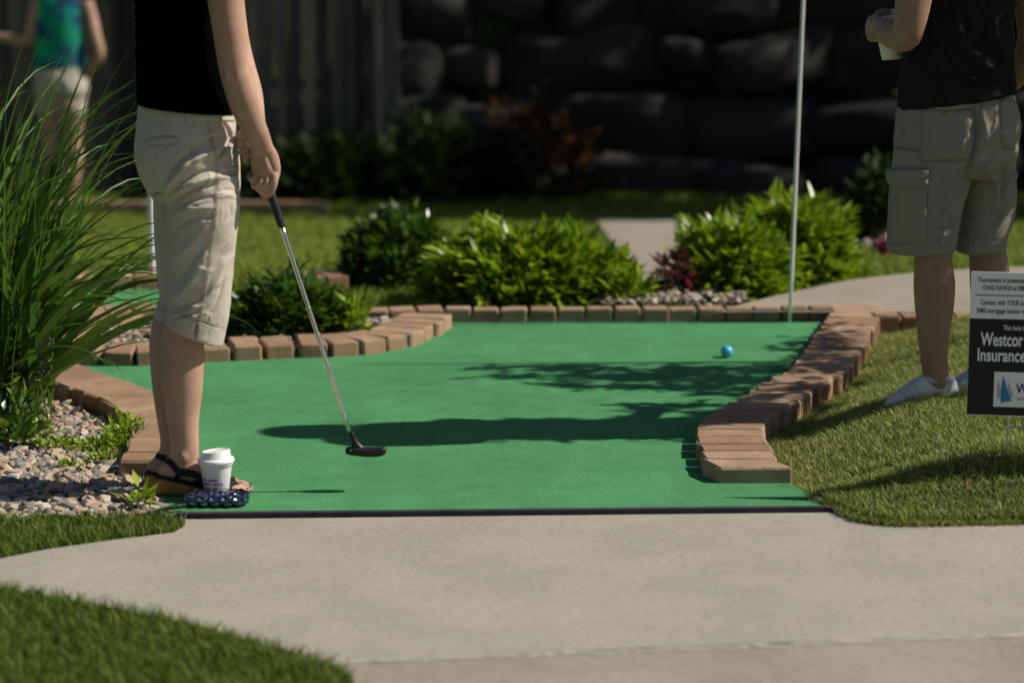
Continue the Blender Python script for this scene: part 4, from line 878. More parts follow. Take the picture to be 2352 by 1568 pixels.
obj('hem_stitch', seam(tb, [(384, 716), (420, 727), (448, 739), (486, 752), (520, 760)], .0011), 'khaki_stitch', trousers)
# black top
mb = MB(); tilted(mb, [ST(431, 249, Y0, 116, .154, 12), ST(430, 232, Y0, 115, .154, 11), ST(425, 190, Y0, 110, .148, 4), ST(417, 110, Y0, 104, .148), ST(413, 40, Y0, 101, .150), ST(410, -30, Y0, 99, .155), ST(410, -85, Y0, 90, .155), ST(415, -125, Y0, 62, .12)], 48)
tm = fuse(mb, .0045, 3); V_ = verts_of(tm); back = sstep((bx - .05 - V_[:, 0]) / .06); V_[:, 0] -= back * .0022 * np.sin(V_[:, 2] * 210 + 3 * np.sin(V_[:, 2] * 40)); set_verts(tm, V_)
top_o = obj('tank_top', tm, 'black_knit', golfer)
# sandals
def sandal(dx, dy_, Y):
    mb = MB(); rings = []
    for x, yt_, yb_, hw in ((357, 1096, 1128, .018), (360, 1091, 1138, .026), (375, 1092, 1146.5, .031), (410, 1099, 1147, .033), (450, 1109, 1147, .034), (490, 1119, 1147, .039), (530, 1127, 1147, .044), (556, 1130, 1146.5, .042), (570, 1133, 1145, .034), (575, 1137, 1143, .022)):
        a, b = A(x + dx, yt_ + dy_, Y), A(x + dx, yb_ + dy_, Y); za, zb = a.z, max(b.z, TURF_Z + .0005)
        if dy_: zb = zb if yb_ < 1140 else TURF_Z + .0005
        ring = [Vector((a.x, Y + hw * math.cos(t) , (za + zb) / 2 + (za - zb) / 2 * math.sin(t))) for t in []]
        for k in range(20):
            t = 2 * math.pi * k / 20; ct_, st_ = math.cos(t), math.sin(t); ring.append(Vector((a.x, Y + hw * math.copysign(abs(ct_) ** .4, ct_), (za + zb) / 2 + (za - zb) / 2 * math.copysign(abs(st_) ** .4, st_))))
        rings.append(ring)
    mb.loft(rings); wd = obj('sandal', mb.mesh(), 'cork', golfer)
    mb = MB(); rings = []
    for x, yt_, hw in ((357, 1094, .02), (362, 1089, .027), (376, 1090, .0325), (410, 1097, .0345), (450, 1107, .0355), (490, 1117, .0405), (530, 1125.5, .0452), (556, 1129, .0432), (569, 1132, .035)):
        a = A(x + dx, yt_ + dy_, Y); rings.append([Vector((a.x, Y - hw, a.z - .004)), Vector((a.x, Y + hw, a.z - .004)), Vector((a.x, Y + hw, a.z)), Vector((a.x, Y - hw, a.z))])
    mb.loft(rings); obj('insole', mb.mesh(), 'strap', wd); return wd
s1 = sandal(0, 0, YN); s2 = sandal(-24, -9, YF)
gb = bvh_of(golfer)
for pl, hw, pr in (([(349, 1046), (362, 1048), (378, 1054), (395, 1068), (408, 1082), (416, 1086)], 6, s1), ([(372, 1048), (384, 1056), (398, 1068), (412, 1084)], 6.5, s1), ([(410, 1082), (425, 1082), (445, 1087), (466, 1096)], 7, s1), ([(402, 1106), (406, 1096), (414, 1088), (430, 1088), (452, 1092)], 6, s1),
                   ([(440, 1122), (452, 1108), (468, 1098), (482, 1096)], 9, s1), ([(520, 1124), (530, 1112), (543, 1108)], 8, s1), ([(346, 1042), (354, 1044), (364, 1048)], 6, s2), ([(512, 1108), (525, 1104), (540, 1100)], 8, s2)):
    try: obj('strap', ribbon(gb, pl, hw, .0015), 'strap', pr, False)
    except Exception as e: print('strap', e)

# ---------------------------------------------------------------- putter
put = empty('putter', A(820, 1040, 6.3), 'putter with black grip and slim chrome shaft in the golfer\'s hands', 'putter')
yg = yh + .022; yp = G(700, 1132).y
def on_shaft(t): return A(580, 318, yg).lerp(A(806, 1000, yp), t)
tt = lambda y: (y - 318) / (1000 - 318)
mb = MB(); limb(mb, [(*on_shaft(t), r_, r_) for t, r_ in ((tt(318), .012), (tt(330), .0132), (tt(420), .0125), (tt(470), .0112), (tt(513), .0098), (tt(516), .0092))], (0, 1, 0), 16, 3)
gr = obj('grip', mb.mesh(), 'grip', put)
for yy in (452, 468, 484, 500): 
    mb = MB(); c0, c1 = on_shaft(tt(yy)), on_shaft(tt(yy + 2)); limb(mb, [(*c0, .0125, .0125), (*c1, .0124, .0124)], (0, 1, 0), 14, 1); obj('grip_band', mb.mesh(), 'grip', gr)
mb = MB(); limb(mb, [(*on_shaft(t), r_, r_) for t, r_ in ((tt(510), .0066), (tt(640), .0062), (tt(820), .0056), (tt(1002), .005))], (0, 1, 0), 14, 3); obj('shaft', mb.mesh(), 'chrome', put)
for yy in (640, 700, 760, 830, 900, 950):
    mb = MB(); c0, c1 = on_shaft(tt(yy)), on_shaft(tt(yy + 1.5)); limb(mb, [(*c0, .0067, .0067), (*c1, .0065, .0065)], (0, 1, 0), 12, 1); obj('shaft_step', mb.mesh(), 'chrome', put)
mb = MB(); limb(mb, [(*A(806, 992, yp), .0085, .0085), (*A(811, 1008, yp), .0088, .0088), (*A(818, 1022, yp), .0115, .009), (*A(826, 1032, yp), .014, .010)], (0, 1, 0), 14, 3)
rings = []
for x, yt_, yb_, d_ in ((793, 1032, 1036, .006), (795, 1027, 1041, .011), (803, 1025, 1044, .014), (820, 1026, 1046, .017), (842, 1027.5, 1048, .019), (864, 1027, 1048, .017), (878, 1026, 1046, .014), (885, 1027, 1042, .010), (887.5, 1031, 1037, .005)):
    a, b = A(x, yt_, yp), A(x, yb_, yp); rings.append(ell((a + b) / 2, (0, d_, 0), (a - b) / 2, 20, 3.2))
mb.loft(rings); hd = obj('putter_head', fuse(mb, .0018, 3), 'putter_black', put)
mb = MB(); blob(mb, A(806, 1034, yp - .0155), (.0018, .001, .0018), 6); obj('screw', mb.mesh(), 'chrome', hd)

# ---------------------------------------------------------------- man
mz = lambda: 0
mb = MB(); ml, mr = YM - .025, YM + .075
limb(mb, [S(2140, 420, ml, 70, .08), S(2142, 540, ml, 50, .06), S(2143, 590, ml, 43.5, .056), S(2146, 650, ml, 47.5, .062), S(2146, 700, ml, 45, .058), S(2145, 740, ml, 40, .052), S(2144, 790, ml, 34.5, .043), S(2148, 850, ml, 30, .036), S(2152, 880, ml, 33, .036), S(2155, 905, ml, 34, .036)], (0, 1, 0), 28, 4)
limb(mb, [S(2262, 420, mr, 66, .08), S(2265, 540, mr, 50, .06), S(2270, 590, mr, 44, .056), S(2274, 650, mr, 46, .062), S(2276, 700, mr, 43, .058), S(2276, 770, mr, 35, .043), S(2280, 830, mr, 29, .036), S(2284, 860, mr, 31, .036), S(2288, 880, mr, 32, .036)], (0, 1, 0), 28, 4)
for (xx, yy, Y) in ((2155, 905, ml), (2288, 880, mr)):
    limb(mb, [S(xx + 30, yy, Y, 20, .028), S(xx, yy + 4, Y, 24, .034), S(xx - 40, yy + 8, Y, 18, .036), S(xx - 80, yy + 18, Y, 10, .036)], (0, 1, 0), 16, 3)
mx_, mzz = A(2200, 230, YM).x, A(2200, 230, YM).z
stack(mb, [(mx_, YM, mzz - .22, .13, .10), (mx_, YM, mzz, .13, .10), (mx_ + .01, YM, mzz + .2, .125, .105), (mx_ + .015, YM, mzz + .38, .14, .115), (mx_ + .01, YM, mzz + .50, .12, .09), (mx_, YM, mzz + .55, .06, .08)], 32, 4)
limb(mb, [(mx_, YM, mzz + .50, .062, .062), (mx_ - .02, YM, mzz + .60, .058, .058), (mx_ - .035, YM, mzz + .66, .06, .06)], (0, 1, 0), 16, 3)
mR, mq = head(mb, (mx_ - .05, YM, mzz + .74), .115, math.pi * .9, 0.1)
al = YM - .14
limb(mb, [S(2150, -230, al + .03, 58, .062), S(2128, -180, al, 55, .06), S(2112, -90, al - .01, 47, .052), S(2098, 0, al - .02, 42, .046), S(2090, 50, al - .02, 38, .042), S(2082, 84, al - .01, 34, .04), S(2066, 86, al + .02, 33, .04), S(2050, 78, al + .06, 33, .036), S(2034, 72, al + .10, 30, .03), S(2020, 68, al + .14, 28, .024)], (0, 1, 0), 24, 4)
hY = al + .17
limb(mb, [S(2024, 68, hY - .03, 28, .022), S(2010, 66, hY, 31, .02), S(2001, 66, hY + .03, 31, .018), S(1999, 66, hY + .05, 28, .014)], (1, 0, 0), 18, 3)
for k, yy in enumerate((46, 60, 74, 87)):
    P_ = [A(1999, yy, hY + .045), A(2001, yy, hY + .085), A(2016, yy + 2, hY + .112), A(2040, yy + 3, hY + .118), A(2056, yy + 4, hY + .11)]; r_ = (.0105, .011, .0105, .009)[k]; limb(mb, [(*q, r_ * f_, r_ * f_) for q, f_ in zip(P_, (1.05, 1, 1, .95, .85))], (0, 0, 1), 10, 3)
limb(mb, [(*A(2012, 46, hY - .01), .012, .012), (*A(2018, 32, hY + .005), .012, .012), (*A(2032, 28, hY + .01), .0115, .0115), (*A(2046, 30, hY + .012), .0095, .0095)], (0, 0, 1), 12, 3)
ar = YM + .08
limb(mb, [S(2290, -230, ar - .02, 56, .06), S(2335, -190, ar, 54, .058), S(2358, -80, ar, 46, .05), S(2372, 40, ar, 39, .042), S(2374, 90, ar, 37, .04), S(2360, 140, ar + .04, 36, .037), S(2335, 175, ar + .12, 28, .028), S(2320, 190, ar + .17, 26, .02), S(2300, 205, ar + .21, 22, .018)], (0, 1, 0), 22, 4)
for k in range(4): limb(mb, [(*A(2304 + k * 3, 196 + k * 8, ar + .21), .011, .011), (*A(2286 + k * 3, 206 + k * 8, ar + .235), .0105, .0105), (*A(2278 + k * 3, 214 + k * 8, ar + .225), .009, .009)], (0, 1, 0), 10, 3)
limb(mb, [(*A(2325, 185, ar + .15), .012, .012), (*A(2306, 182, ar + .165), .0115, .0115), (*A(2290, 190, ar + .18), .0095, .0095)], (0, 1, 0), 10, 3)
man = obj('person', fuse(mb, 0.004, 5), 'skin_man'); tag(man, 'man in black tee and grey cargo shorts holding white cup', 'person'); eyes(man, mq, mR, .115)
mb = MB(); blob(mb, mq(-.2, 0, .24), (.117, .098, .11), 14, mR); obj('hair', fuse(mb, .007, 3), 'hair', man)
mb = MB()
tilted(mb, [ST(2196, 205, YM, 122, .115, -8), ST(2198, 250, YM, 137, .128, -6), ST(2200, 294, YM, 142, .135), ST(2195, 340, YM, 142, .135), ST(2190, 372, YM, 138, .13), ST(2188, 405, YM, 122, .11)], 48, 4, 2.4)
tilted(mb, [ST(2155, 340, ml - .01, 100, .10), ST(2144, 385, ml - .01, 97, .10), ST(2128, 462, ml - .01, 86, .098), ST(2117, 546, ml, 79, .096), ST(2115, 574, ml, 77, .095), ST(2115, 578, ml, 75, .093)], 40, 4, 2.4)
tilted(mb, [ST(2255, 340, mr, 82, .095), ST(2262, 385, mr, 70, .095), ST(2266, 483, mr, 65, .093), ST(2254, 550, mr, 57, .09), ST(2251, 573, mr, 55, .089), ST(2251, 577, mr, 53, .087)], 40, 4, 2.4)
tm = fuse(mb, .0046, 3)
sculpt(tm, [([(2239, 255), (2244, 310), (2232, 368), (2215, 420)], 7, -.014), ([(2110, 372), (2170, 372), (2236, 366)], 4, -.004), ([(2226, 300), (2208, 330), (2196, 345)], 7, .008), ([(2262, 380), (2285, 420), (2300, 470)], 10, .008), ([(2270, 470), (2290, 500), (2310, 480)], 8, -.006), ([(2256, 250), (2260, 290), (2268, 330)], 9, .006), ([(2310, 260), (2318, 300), (2306, 350)], 8, -.006), ([(2180, 360), (2160, 420), (2168, 500)], 12, -.005), ([(2140, 545), (2165, 540), (2192, 535)], 5, .006), ([(2128, 528), (2160, 526), (2196, 520)], 5, -.006), ([(2066, 262), (2068, 290), (2076, 315)], 4, -.008),
            ([(2210, 430), (2200, 480), (2190, 530)], 8, .005), ([(2042, 560), (2110, 562), (2190, 560)], 2.5, -.003), ([(2205, 556), (2250, 556), (2300, 552)], 2.5, -.003), ([(2300, 380), (2306, 430), (2290, 500)], 10, -.006)] + creases([(2050, 260, 2230, 390, 16, 50, .003, 60), (2140, 400, 2220, 570, 16, 60, .0035, 60), (2240, 230, 2335, 560, 24, 60, .004, 60), (2040, 540, 2190, 575, 10, 10, .003, 36)], 8), fine=.003, fscale=12)
shorts = obj('cargo_shorts', tm, 'cargo', man); sb = bvh_of(shorts)
obj('back_pocket', patch(sb, [(2114, 248), (2236, 252), (2232, 366), (2114, 370)], 10, 10, .004), 'cargo', shorts)
obj('pocket_flap', patch(sb, [(2116, 206), (2232, 214), (2243, 246), (2112, 246)], 14, 6, .011, bow=8), 'cargo', shorts)
obj('cargo_pocket', patch(sb, [(2048, 404), (2130, 402), (2126, 556), (2046, 560)], 10, 12, .006), 'cargo', shorts)
obj('pocket_flap', patch(sb, [(2040, 388), (2134, 390), (2130, 424), (2042, 416)], 12, 6, .019, bow=12), 'cargo', shorts)
obj('back_pocket', patch(sb, [(2296, 226), (2332, 232), (2330, 345), (2302, 338)], 4, 8, .004), 'cargo', shorts)
mb = MB(); p, n_ = on(sb, 2171, 262, .006); blob(mb, p, (.008, .003, .008), 8); obj('button', mb.mesh(), 'cork', shorts)
mb = MB(); tilted(mb, [ST(2197, 232, YM, 136, .14, -20), ST(2198, 200, YM, 133, .138, -16), ST(2200, 150, YM, 128, .132, -4), ST(2206, 90, YM, 120, .13), ST(2214, 20, YM, 114, .13), ST(2218, -80, YM, 110, .132), ST(2216, -180, YM, 104, .13), ST(2208, -240, YM, 80, .115), ST(2200, -262, YM, 52, .09)], 48, 4, 2.4)
limb(mb, [S(2165, -235, al + .05, 64, .075), S(2130, -180, al, 66, .075), S(2116, -95, al - .01, 60, .068), S(2108, -30, al - .012, 57, .064)], (0, 1, 0), 24, 4); limb(mb, [S(2290, -235, ar - .04, 62, .07), S(2335, -190, ar, 64, .07), S(2358, -80, ar, 58, .064), S(2366, -20, ar, 56, .062)], (0, 1, 0), 24, 4)
tm = fuse(mb, .0055, 4); sculpt(tm, [([(2180, 195), (2240, 180), (2310, 172)], 6, .009), ([(2180, 210), (2240, 196), (2318, 190)], 4, -.008), ([(2250, 30), (2262, 90), (2300, 150)], 12, -.010), ([(2280, 20), (2286, 80), (2312, 130)], 10, .010), ([(2200, 60), (2230, 120), (2290, 170)], 12, .008), ([(2215, 0), (2222, 60), (2240, 110)], 9, -.008), ([(2270, 160), (2296, 150), (2318, 156)], 4, .007), ([(2100, 150), (2150, 190), (2200, 200)], 10, .006)] + creases([(2150, 0, 2325, 200, 24, -50, .005, 90), (2160, 160, 2320, 215, 14, 5, .005, 70)], 9), fine=.004, fscale=9)
obj('tee_shirt', tm, 'black_tee', man)
def sneaker(dx, dy_, Y):
    f = lambda x, y: A(x + dx, y + dy_, Y); mb = MB(); rings = []
    for x, yt_, hw, p_ in ((2034, 926, .018, 2.2), (2040, 917, .032, 2.4), (2056, 902, .045, 2.5), (2080, 885, .048, 2.4), (2100, 869, .046, 2.3), (2118, 860, .040, 2.2), (2140, 868, .038, 2.4), (2162, 871, .037, 2.4), (2180, 864, .036, 2.3), (2193, 868, .033, 2.2), (2200, 886, .028, 2.2), (2204, 905, .018, 2.2)):
        a, b = f(x, yt_), f(x, 930); rings.append(ell(((a.x + b.x) / 2, Y, (a.z + b.z) / 2), (0, hw, 0), (0, 0, (a.z - b.z) / 2), 22, p_))
    mb.loft(rings); u = obj('sneaker', fuse(mb, .004, 3), 'sneaker', man)
    mb = MB(); rings = []
    for x, yt_, hw in ((2031, 930, .02), (2037, 926, .036), (2056, 925, .046), (2085, 924, .049), (2120, 922, .044), (2160, 918, .041), (2190, 914, .038), (2203, 912, .03), (2208, 915, .016)):
        a, b = f(x, yt_), f(x, 938); rings.append(ell(((a.x + b.x) / 2, Y, (a.z + b.z) / 2), (0, hw, 0), (0, 0, (a.z - b.z) / 2), 20, 3.5))
    mb.loft(rings); obj('sole', mb.mesh(), 'rubber', u); ub = bvh_of(u)
    for pl in ([(2094, 878), (2104, 893), (2116, 908)], [(2082, 888), (2092, 900), (2102, 912)], [(2070, 897), (2078, 907), (2088, 916)], [(2182, 872), (2186, 890), (2182, 908)]):
        try: obj('overlay', ribbon(ub, [(a + dx, b + dy_) for a, b in pl], 3.0, .001, .0015), 'sneaker_trim', u, False)
        except Exception as e: print('sn', e)
    mb = MB(); P_ = [f(2112, 864), f(2135, 866), f(2160, 870), f(2182, 864)]
    limb(mb, [(f(2148, 862).x, Y, f(2148, 862).z, .046, .034), (f(2148, 874).x, Y, f(2148, 874).z, .05, .036)], (0, 1, 0), 20, 2); obj('collar', mb.mesh(), 'sneaker_trim', u)
sneaker(0, 0, ml); sneaker(134, -28, mr)

# ---------------------------------------------------------------- foam cups
def lathe(mb, c, prof, n=36, axis=None):
    R = axis.to_matrix() if axis else Matrix.Identity(3)
    return mb.loft([[Vector(c) + R @ Vector((r * math.cos(2 * math.pi * k / n), r * math.sin(2 * math.pi * k / n), z)) for k in range(n)] for r, z in prof])
def foam_cup(c, label, axis=None, h=.108, text=True):
    root = empty('foam_cup', c, label, 'cup'); mb = MB()
    lathe(mb, c, [(.0285, .0), (.0300, .002), (.0415, h * .87), (.0418, h * .88), (.0445, h * .885), (.0452, h * .93), (.0448, h * .985), (.0425, h)], 44, axis); obj('cup', mb.mesh(), 'foam', root)
    mb = MB(); lathe(mb, c, [(.0450, h * .965), (.0482, h * .967), (.0490, h * .99), (.0490, h + .003), (.0478, h + .006), (.0452, h + .0065), (.0415, h + .0065), (.0400, h + .009), (.0372, h + .024), (.0362, h + .0262), (.0345, h + .0266), (.0335, h + .0256), (.031, h + .0235), (.018, h + .0230), (.003, h + .0235)], 44, axis)
    if axis is None:
        for i, v in enumerate(mb.v):
            if v[2] > c[2] + h + .012: mb.v[i] = (v[0], v[1], v[2] + .0045 * (v[0] - c[0]) / .038 - .002 * (v[1] - c[1]) / .038)
    ld = obj('lid', mb.mesh(), 'lid', root)
    mb = MB(); q = Vector((.024, -.012, h + .0262)); blob(mb, Vector(c) + (axis @ q if axis else q), (.005, .003, .0008), 8); obj('sip_hole', mb.mesh(), 'strap', ld)
    return root
def text_mesh(s_, size=1.0, ext=0.0, bolden=0.0):
    cu = bpy.data.curves.new('t', 'FONT'); cu.body = s_; cu.size = size; cu.extrude = ext; cu.offset = bolden; cu.resolution_u = 4; o = bpy.data.objects.new('t', cu); COL.objects.link(o)
    dg = bpy.context.evaluated_depsgraph_get(); dg.update(); me = bpy.data.meshes.new_from_object(o.evaluated_get(dg)); bpy.data.objects.remove(o); bpy.data.curves.remove(cu); return me
cc = G(498, 1149); cc.z = TURF_Z; cup = foam_cup(cc, 'white foam coffee cup with lid beside the golfer\'s sandals', h=.104)
for line, zz_, mm, sz, a0 in (('Share your', .054, 'ink_magenta', .0118, -2.95), ("dunkin' story", .0425, 'ink_magenta', .0118, -2.95), ('#mydunkin', .0305, 'ink_orange', .0098, -2.72)):
    me = text_mesh(line, sz * 1.15, 0, .0003); bm = bmesh.new(); bm.from_mesh(me); bmesh.ops.triangulate(bm, faces=bm.faces); bmesh.ops.subdivide_edges(bm, edges=[e for e in bm.edges if e.calc_length() > .003], cuts=2)
    for v in bm.verts:
        z = zz_ + v.co.y; r_ = .0300 + .0115 * z / (.104 * .87) + .0006; a = a0 + v.co.x * 1.02 / r_; v.co = Vector((cc.x + r_ * math.cos(a), cc.y + r_ * math.sin(a), cc.z + z))
    bm.to_mesh(me); bm.free(); obj('printed_text', me, mm, cup, False)
c2 = A(2049, 136, hY + .07); ax = Vector((-.10, 0.15, 1)).to_track_quat('Z', 'Y'); foam_cup(c2, 'white foam cup in the hand of the man in black', ax, h=.118)

# ---------------------------------------------------------------- quilted clutch
cb = G(494, 1172); cl_ = empty('clutch_bag', (cb.x, cb.y + .04, TURF_Z), 'shiny dark blue quilted clutch lying in front of coffee cup', 'bag')
LX, DY, HZ = .168, .080, .038; NU, NV = 96, 72; Vb = []
cx_, cy_, cz_ = cb.x + .002, cb.y + DY / 2, TURF_Z + HZ / 2 + .001
for i in range(NU + 1):
    u = -1 + 2 * i / NU; e = (1 - abs(u) ** 5) ** .5 if abs(u) < 1 else 0; e = max(e, .02)
    for j in range(NV):
        t = 2 * math.pi * j / NV; ct_, st_ = math.cos(t), math.sin(t); y_ = math.copysign(abs(ct_) ** .75, ct_); z_ = math.copysign(abs(st_) ** .75, st_)
        s1_ = (u * 5.5 + t / math.pi * 5) ; s2_ = (u * 5.5 - t / math.pi * 5); f1 = abs((s1_ * .5) % 1 - .5) * 2; f2 = abs((s2_ * .5) % 1 - .5) * 2
        pf = .0075 * min(f1, f2) - .002; k_ = 1 + pf / .03
        Vb.append((cx_ + u * LX / 2 * (1 + .02 * (k_ - 1)), cy_ + y_ * DY / 2 * (.45 + .55 * e) * k_, max(cz_ + z_ * HZ / 2 * (.35 + .65 * e) * k_, TURF_Z + .001)))
Fb = [(i * NV + j, i * NV + (j + 1) % NV, (i + 1) * NV + (j + 1) % NV, (i + 1) * NV + j) for i in range(NU) for j in range(NV)]
me = bpy.data.meshes.new('b'); me.from_pydata(Vb, [], Fb + [tuple(range(NV)), tuple(range(NU * NV + NV - 1, NU * NV - 1, -1))]); me.update(); bmx = bmesh.new(); bmx.from_mesh(me); bmesh.ops.recalc_face_normals(bmx, faces=bmx.faces); bmx.to_mesh(me); bmx.free()
obj('bag', me, 'quilt', cl_, False)
mb = MB(); sp_ = [G(428, 1160, .02), G(405, 1163, .021), G(380, 1168, .018), G(356, 1176, .012), G(338, 1183, .006), G(326, 1182, .005)]; rings = []
for i, p in enumerate(sp_):
    t = (sp_[min(i + 1, 5)] - sp_[max(i - 1, 0)]).normalized(); n_ = Vector((-t.y, t.x, 0)).normalized() * .002; rings.append([p - n_ + Vector((0, 0, -.006)), p + n_ + Vector((0, 0, -.006)), p + n_ + Vector((0, 0, .006)), p - n_ + Vector((0, 0, .006))])
mb.loft(rings); obj('wrist_strap', mb.mesh(), 'strap', cl_)

# ---------------------------------------------------------------- ball, flag pole, far post
bc = G(1669, 824.5); mb = MB(); n = 420
bm = bmesh.new(); bmesh.ops.create_icosphere(bm, subdivisions=5, radius=.02135)
gs = math.pi * (3 - 5 ** .5); dm = [Vector((math.cos(gs * i) * math.sqrt(1 - (1 - 2 * (i + .5) / 300) ** 2), math.sin(gs * i) * math.sqrt(1 - (1 - 2 * (i + .5) / 300) ** 2), 1 - 2 * (i + .5) / 300)) for i in range(300)]
DM = np.array(dm)
for v in bm.verts:
    d = np.array(v.co.normalized()); a = math.acos(min(1, float((DM @ d).max()))); v.co = v.co * (1 - .012 * max(0, 1 - (a / .085) ** 2)); v.co += Vector((bc.x, bc.y, TURF_Z + .02135))
me = bpy.data.meshes.new('ball'); bm.to_mesh(me); bm.free(); o = obj('golf_ball', me, 'ball'); tag(o, 'light blue golf ball on the green', 'golf ball')
fp0 = G(1813, 743); fp0.z = 0; fp1 = A(1845, 0, fp0.y - .01); dirp = (fp1 - fp0).normalized(); fp = empty('flag_pole', fp0, 'thin white flag pole leaning in the hole', 'flag pole')
mb = MB(); tube(mb, [fp0 + Vector((0, 0, -.06)), fp0 + dirp * 1.0, fp0 + dirp * 2.0], [.0072, .0068, .0064], 14, 3); obj('pole', mb.mesh(), 'white_pole', fp)
mb = MB(); lathe(mb, (fp0.x, fp0.y, -.07), [(.05, 0), (.054, .0), (.054, .071), (.051, .0715), (.051, .002)], 32); obj('hole_cup', mb.mesh(), 'white_pole', fp)
a0 = fp0 + dirp * 1.98; mb = MB(); vv = []
for i in range(13):
    for j in range(7):
        u, v = i / 12, j / 6; vv.append(a0 + Vector((u * .36, .03 * math.sin(u * 7 + v), -.01 - .25 * v - .04 * u)))
mb.add(vv, [(i * 7 + j, i * 7 + j + 1, (i + 1) * 7 + j + 1, (i + 1) * 7 + j) for i in range(12) for j in range(6)]); fl = obj('flag', mb.mesh(), 'ink_orange', fp); sol = fl.modifiers.new('s', 'SOLIDIFY'); sol.thickness = .0015
p0 = GT(352, 655); post = empty('flag_pole', p0, 'short pale marker pole on the far lawn behind the golfer', 'flag pole'); mb = MB()
tube(mb, [p0 + Vector((0, 0, -.05)), p0 + Vector((0, 0, .3)), p0 + Vector((.01, 0, 1.2))], [.013, .013, .012], 12, 2); obj('pole', mb.mesh(), 'white_pole', post)
mb = MB(); blob(mb, p0 + Vector((.01, 0, 1.2)), (.016, .016, .016), 8); obj('knob', mb.mesh(), 'white_pole', post)

# ---------------------------------------------------------------- yard sign
YS = G(2323, 1056, .11).y; sg = empty('yard_sign', (A(2400, 1056, YS).x, YS, mound(1.3, YS)), 'black and white tournament sponsor sign on wire stakes in grass', 'sign')
tl, bl_ = A(2234, 628, YS), A(2234, 958, YS); SX0, SZ1, SZ0 = tl.x, tl.z, bl_.z; SX1 = SX0 + .61; zsp = A(2234, 735, YS).z
def plate(name, x0, x1, z0, z1, y0, y1, m, par):
    mb = MB(); mb.box(((x0 + x1) / 2, (y0 + y1) / 2, (z0 + z1) / 2), (x1 - x0, y1 - y0, z1 - z0)); return obj(name, mb.mesh(), m, par, False)
panel = plate('panel', SX0, SX1, SZ0, SZ1, YS - .002, YS + .002, 'sign_white', sg)
blk = plate('black_field', SX0 + .0005, SX1 - .0005, SZ0 + .002, zsp, YS - .0026, YS - .0021, 'sign_black', panel)
def z6(x, y): return A((2350 + x / 3.92) * .9408, (640 + y / 3.92) * .9408, YS)
def sign_text(vis, full, left, base, cap, width, m):
    me = text_mesh(vis); V_ = verts_of(me); w0 = V_[:, 0].max() - V_[:, 0].min(); x0 = V_[:, 0].min(); cm = text_mesh('H'); hc = verts_of(cm)[:, 1].max()
    pl, pr = z6(left, base), z6(left + width, base); sx = (pr.x - pl.x) / w0; sz = (z6(left, base - cap).z - pl.z) / hc
    me = text_mesh(full, bolden=.022 if cap > 100 else .012); V_ = verts_of(me).copy(); me.flip_normals()
    W_ = np.stack([pl.x + (V_[:, 0] - x0) * sx, np.full(len(V_), YS - .0034), pl.z + V_[:, 1] * sz], 1); set_verts(me, W_); obj('lettering', me, m, panel, False)
def bold(*a):
    sign_text(*a)
for args in (('Tournament is presente', 'Tournament is presented by', 160, 205, 45, 430, 'ink_black'), ('CHAD RANKIN at RM', 'CHAD RANKIN at RMS', 205, 279, 46, 385, 'ink_black'), ('Connect with YOUR lo', 'Connect with YOUR local', 187, 421, 47, 402, 'ink_black'), ('RMS mortgage banker t', 'RMS mortgage banker today', 150, 500, 46, 440, 'ink_black'),
             ('This hole i', 'This hole is', 398, 657, 44, 190, 'sign_white'), ('Westcor', 'Westcor', 185, 810, 122, 395, 'sign_white'), ('Insuranc', 'Insurance', 156, 958, 118, 392, 'sign_white')):
    sign_text(*args)
a, b = z6(137, 331), z6(900, 325); plate('rule', a.x, SX1 - .03, a.z - .0008, a.z + .0012, YS - .0034, YS - .0022, 'ink_black', panel)
a, b = z6(314, 1060), z6(314, 1393); lgp = plate('logo_panel', a.x, SX1 - .07, b.z, a.z, YS - .0036, YS - .0027, 'sign_white', panel)
def sail(pts, m):
    mb = MB(); q = [z6(*p) for p in pts]; n = len(q); mb.add([(p.x, YS - .0046, p.z) for p in q] + [(p.x, YS - .0038, p.z) for p in q], [tuple(range(n)), tuple(range(2 * n - 1, n - 1, -1))] + [(i, i + n, (i + 1) % n + n, (i + 1) % n) for i in range(n)]); obj('sail_mark', mb.mesh(), m, lgp, False)
sail([(350, 1140), (338, 1225), (336, 1315), (372, 1303), (378, 1290), (374, 1225)], 'ink_mauve'); sail([(444, 1148), (434, 1220), (436, 1300), (497, 1304), (475, 1240)], 'ink_mauve')
def lift_sail():
    pts = [(398, 1098), (382, 1180), (373, 1290), (373, 1360), (420, 1340), (475, 1335), (440, 1250)]; mb = MB(); q = [z6(*p) for p in pts]; n = len(q)
    mb.add([(p.x, YS - .0054, p.z) for p in q] + [(p.x, YS - .0047, p.z) for p in q], [tuple(range(n)), tuple(range(2 * n - 1, n - 1, -1))] + [(i, i + n, (i + 1) % n + n, (i + 1) % n) for i in range(n)]); obj('sail_mark', mb.mesh(), 'ink_blue', lgp, False)
lift_sail()
def logo_text(s_, left, base, cap, m, k=.8):
    me = text_mesh(s_); V_ = verts_of(me).copy(); pl = z6(left, base); sz = (z6(left, base - cap).z - pl.z) / .69; me.flip_normals()
    set_verts(me, np.stack([pl.x + (V_[:, 0] - V_[:, 0].min()) * sz * k, np.full(len(V_), YS - .0046), pl.z + V_[:, 1] * sz], 1)); obj('lettering', me, m, lgp, False)
logo_text('W', 513, 1258, 92, 'ink_purple'); logo_text('W', 518, 1258, 92, 'ink_purple'); logo_text('Land', 523, 1322, 34, 'ink_purple')
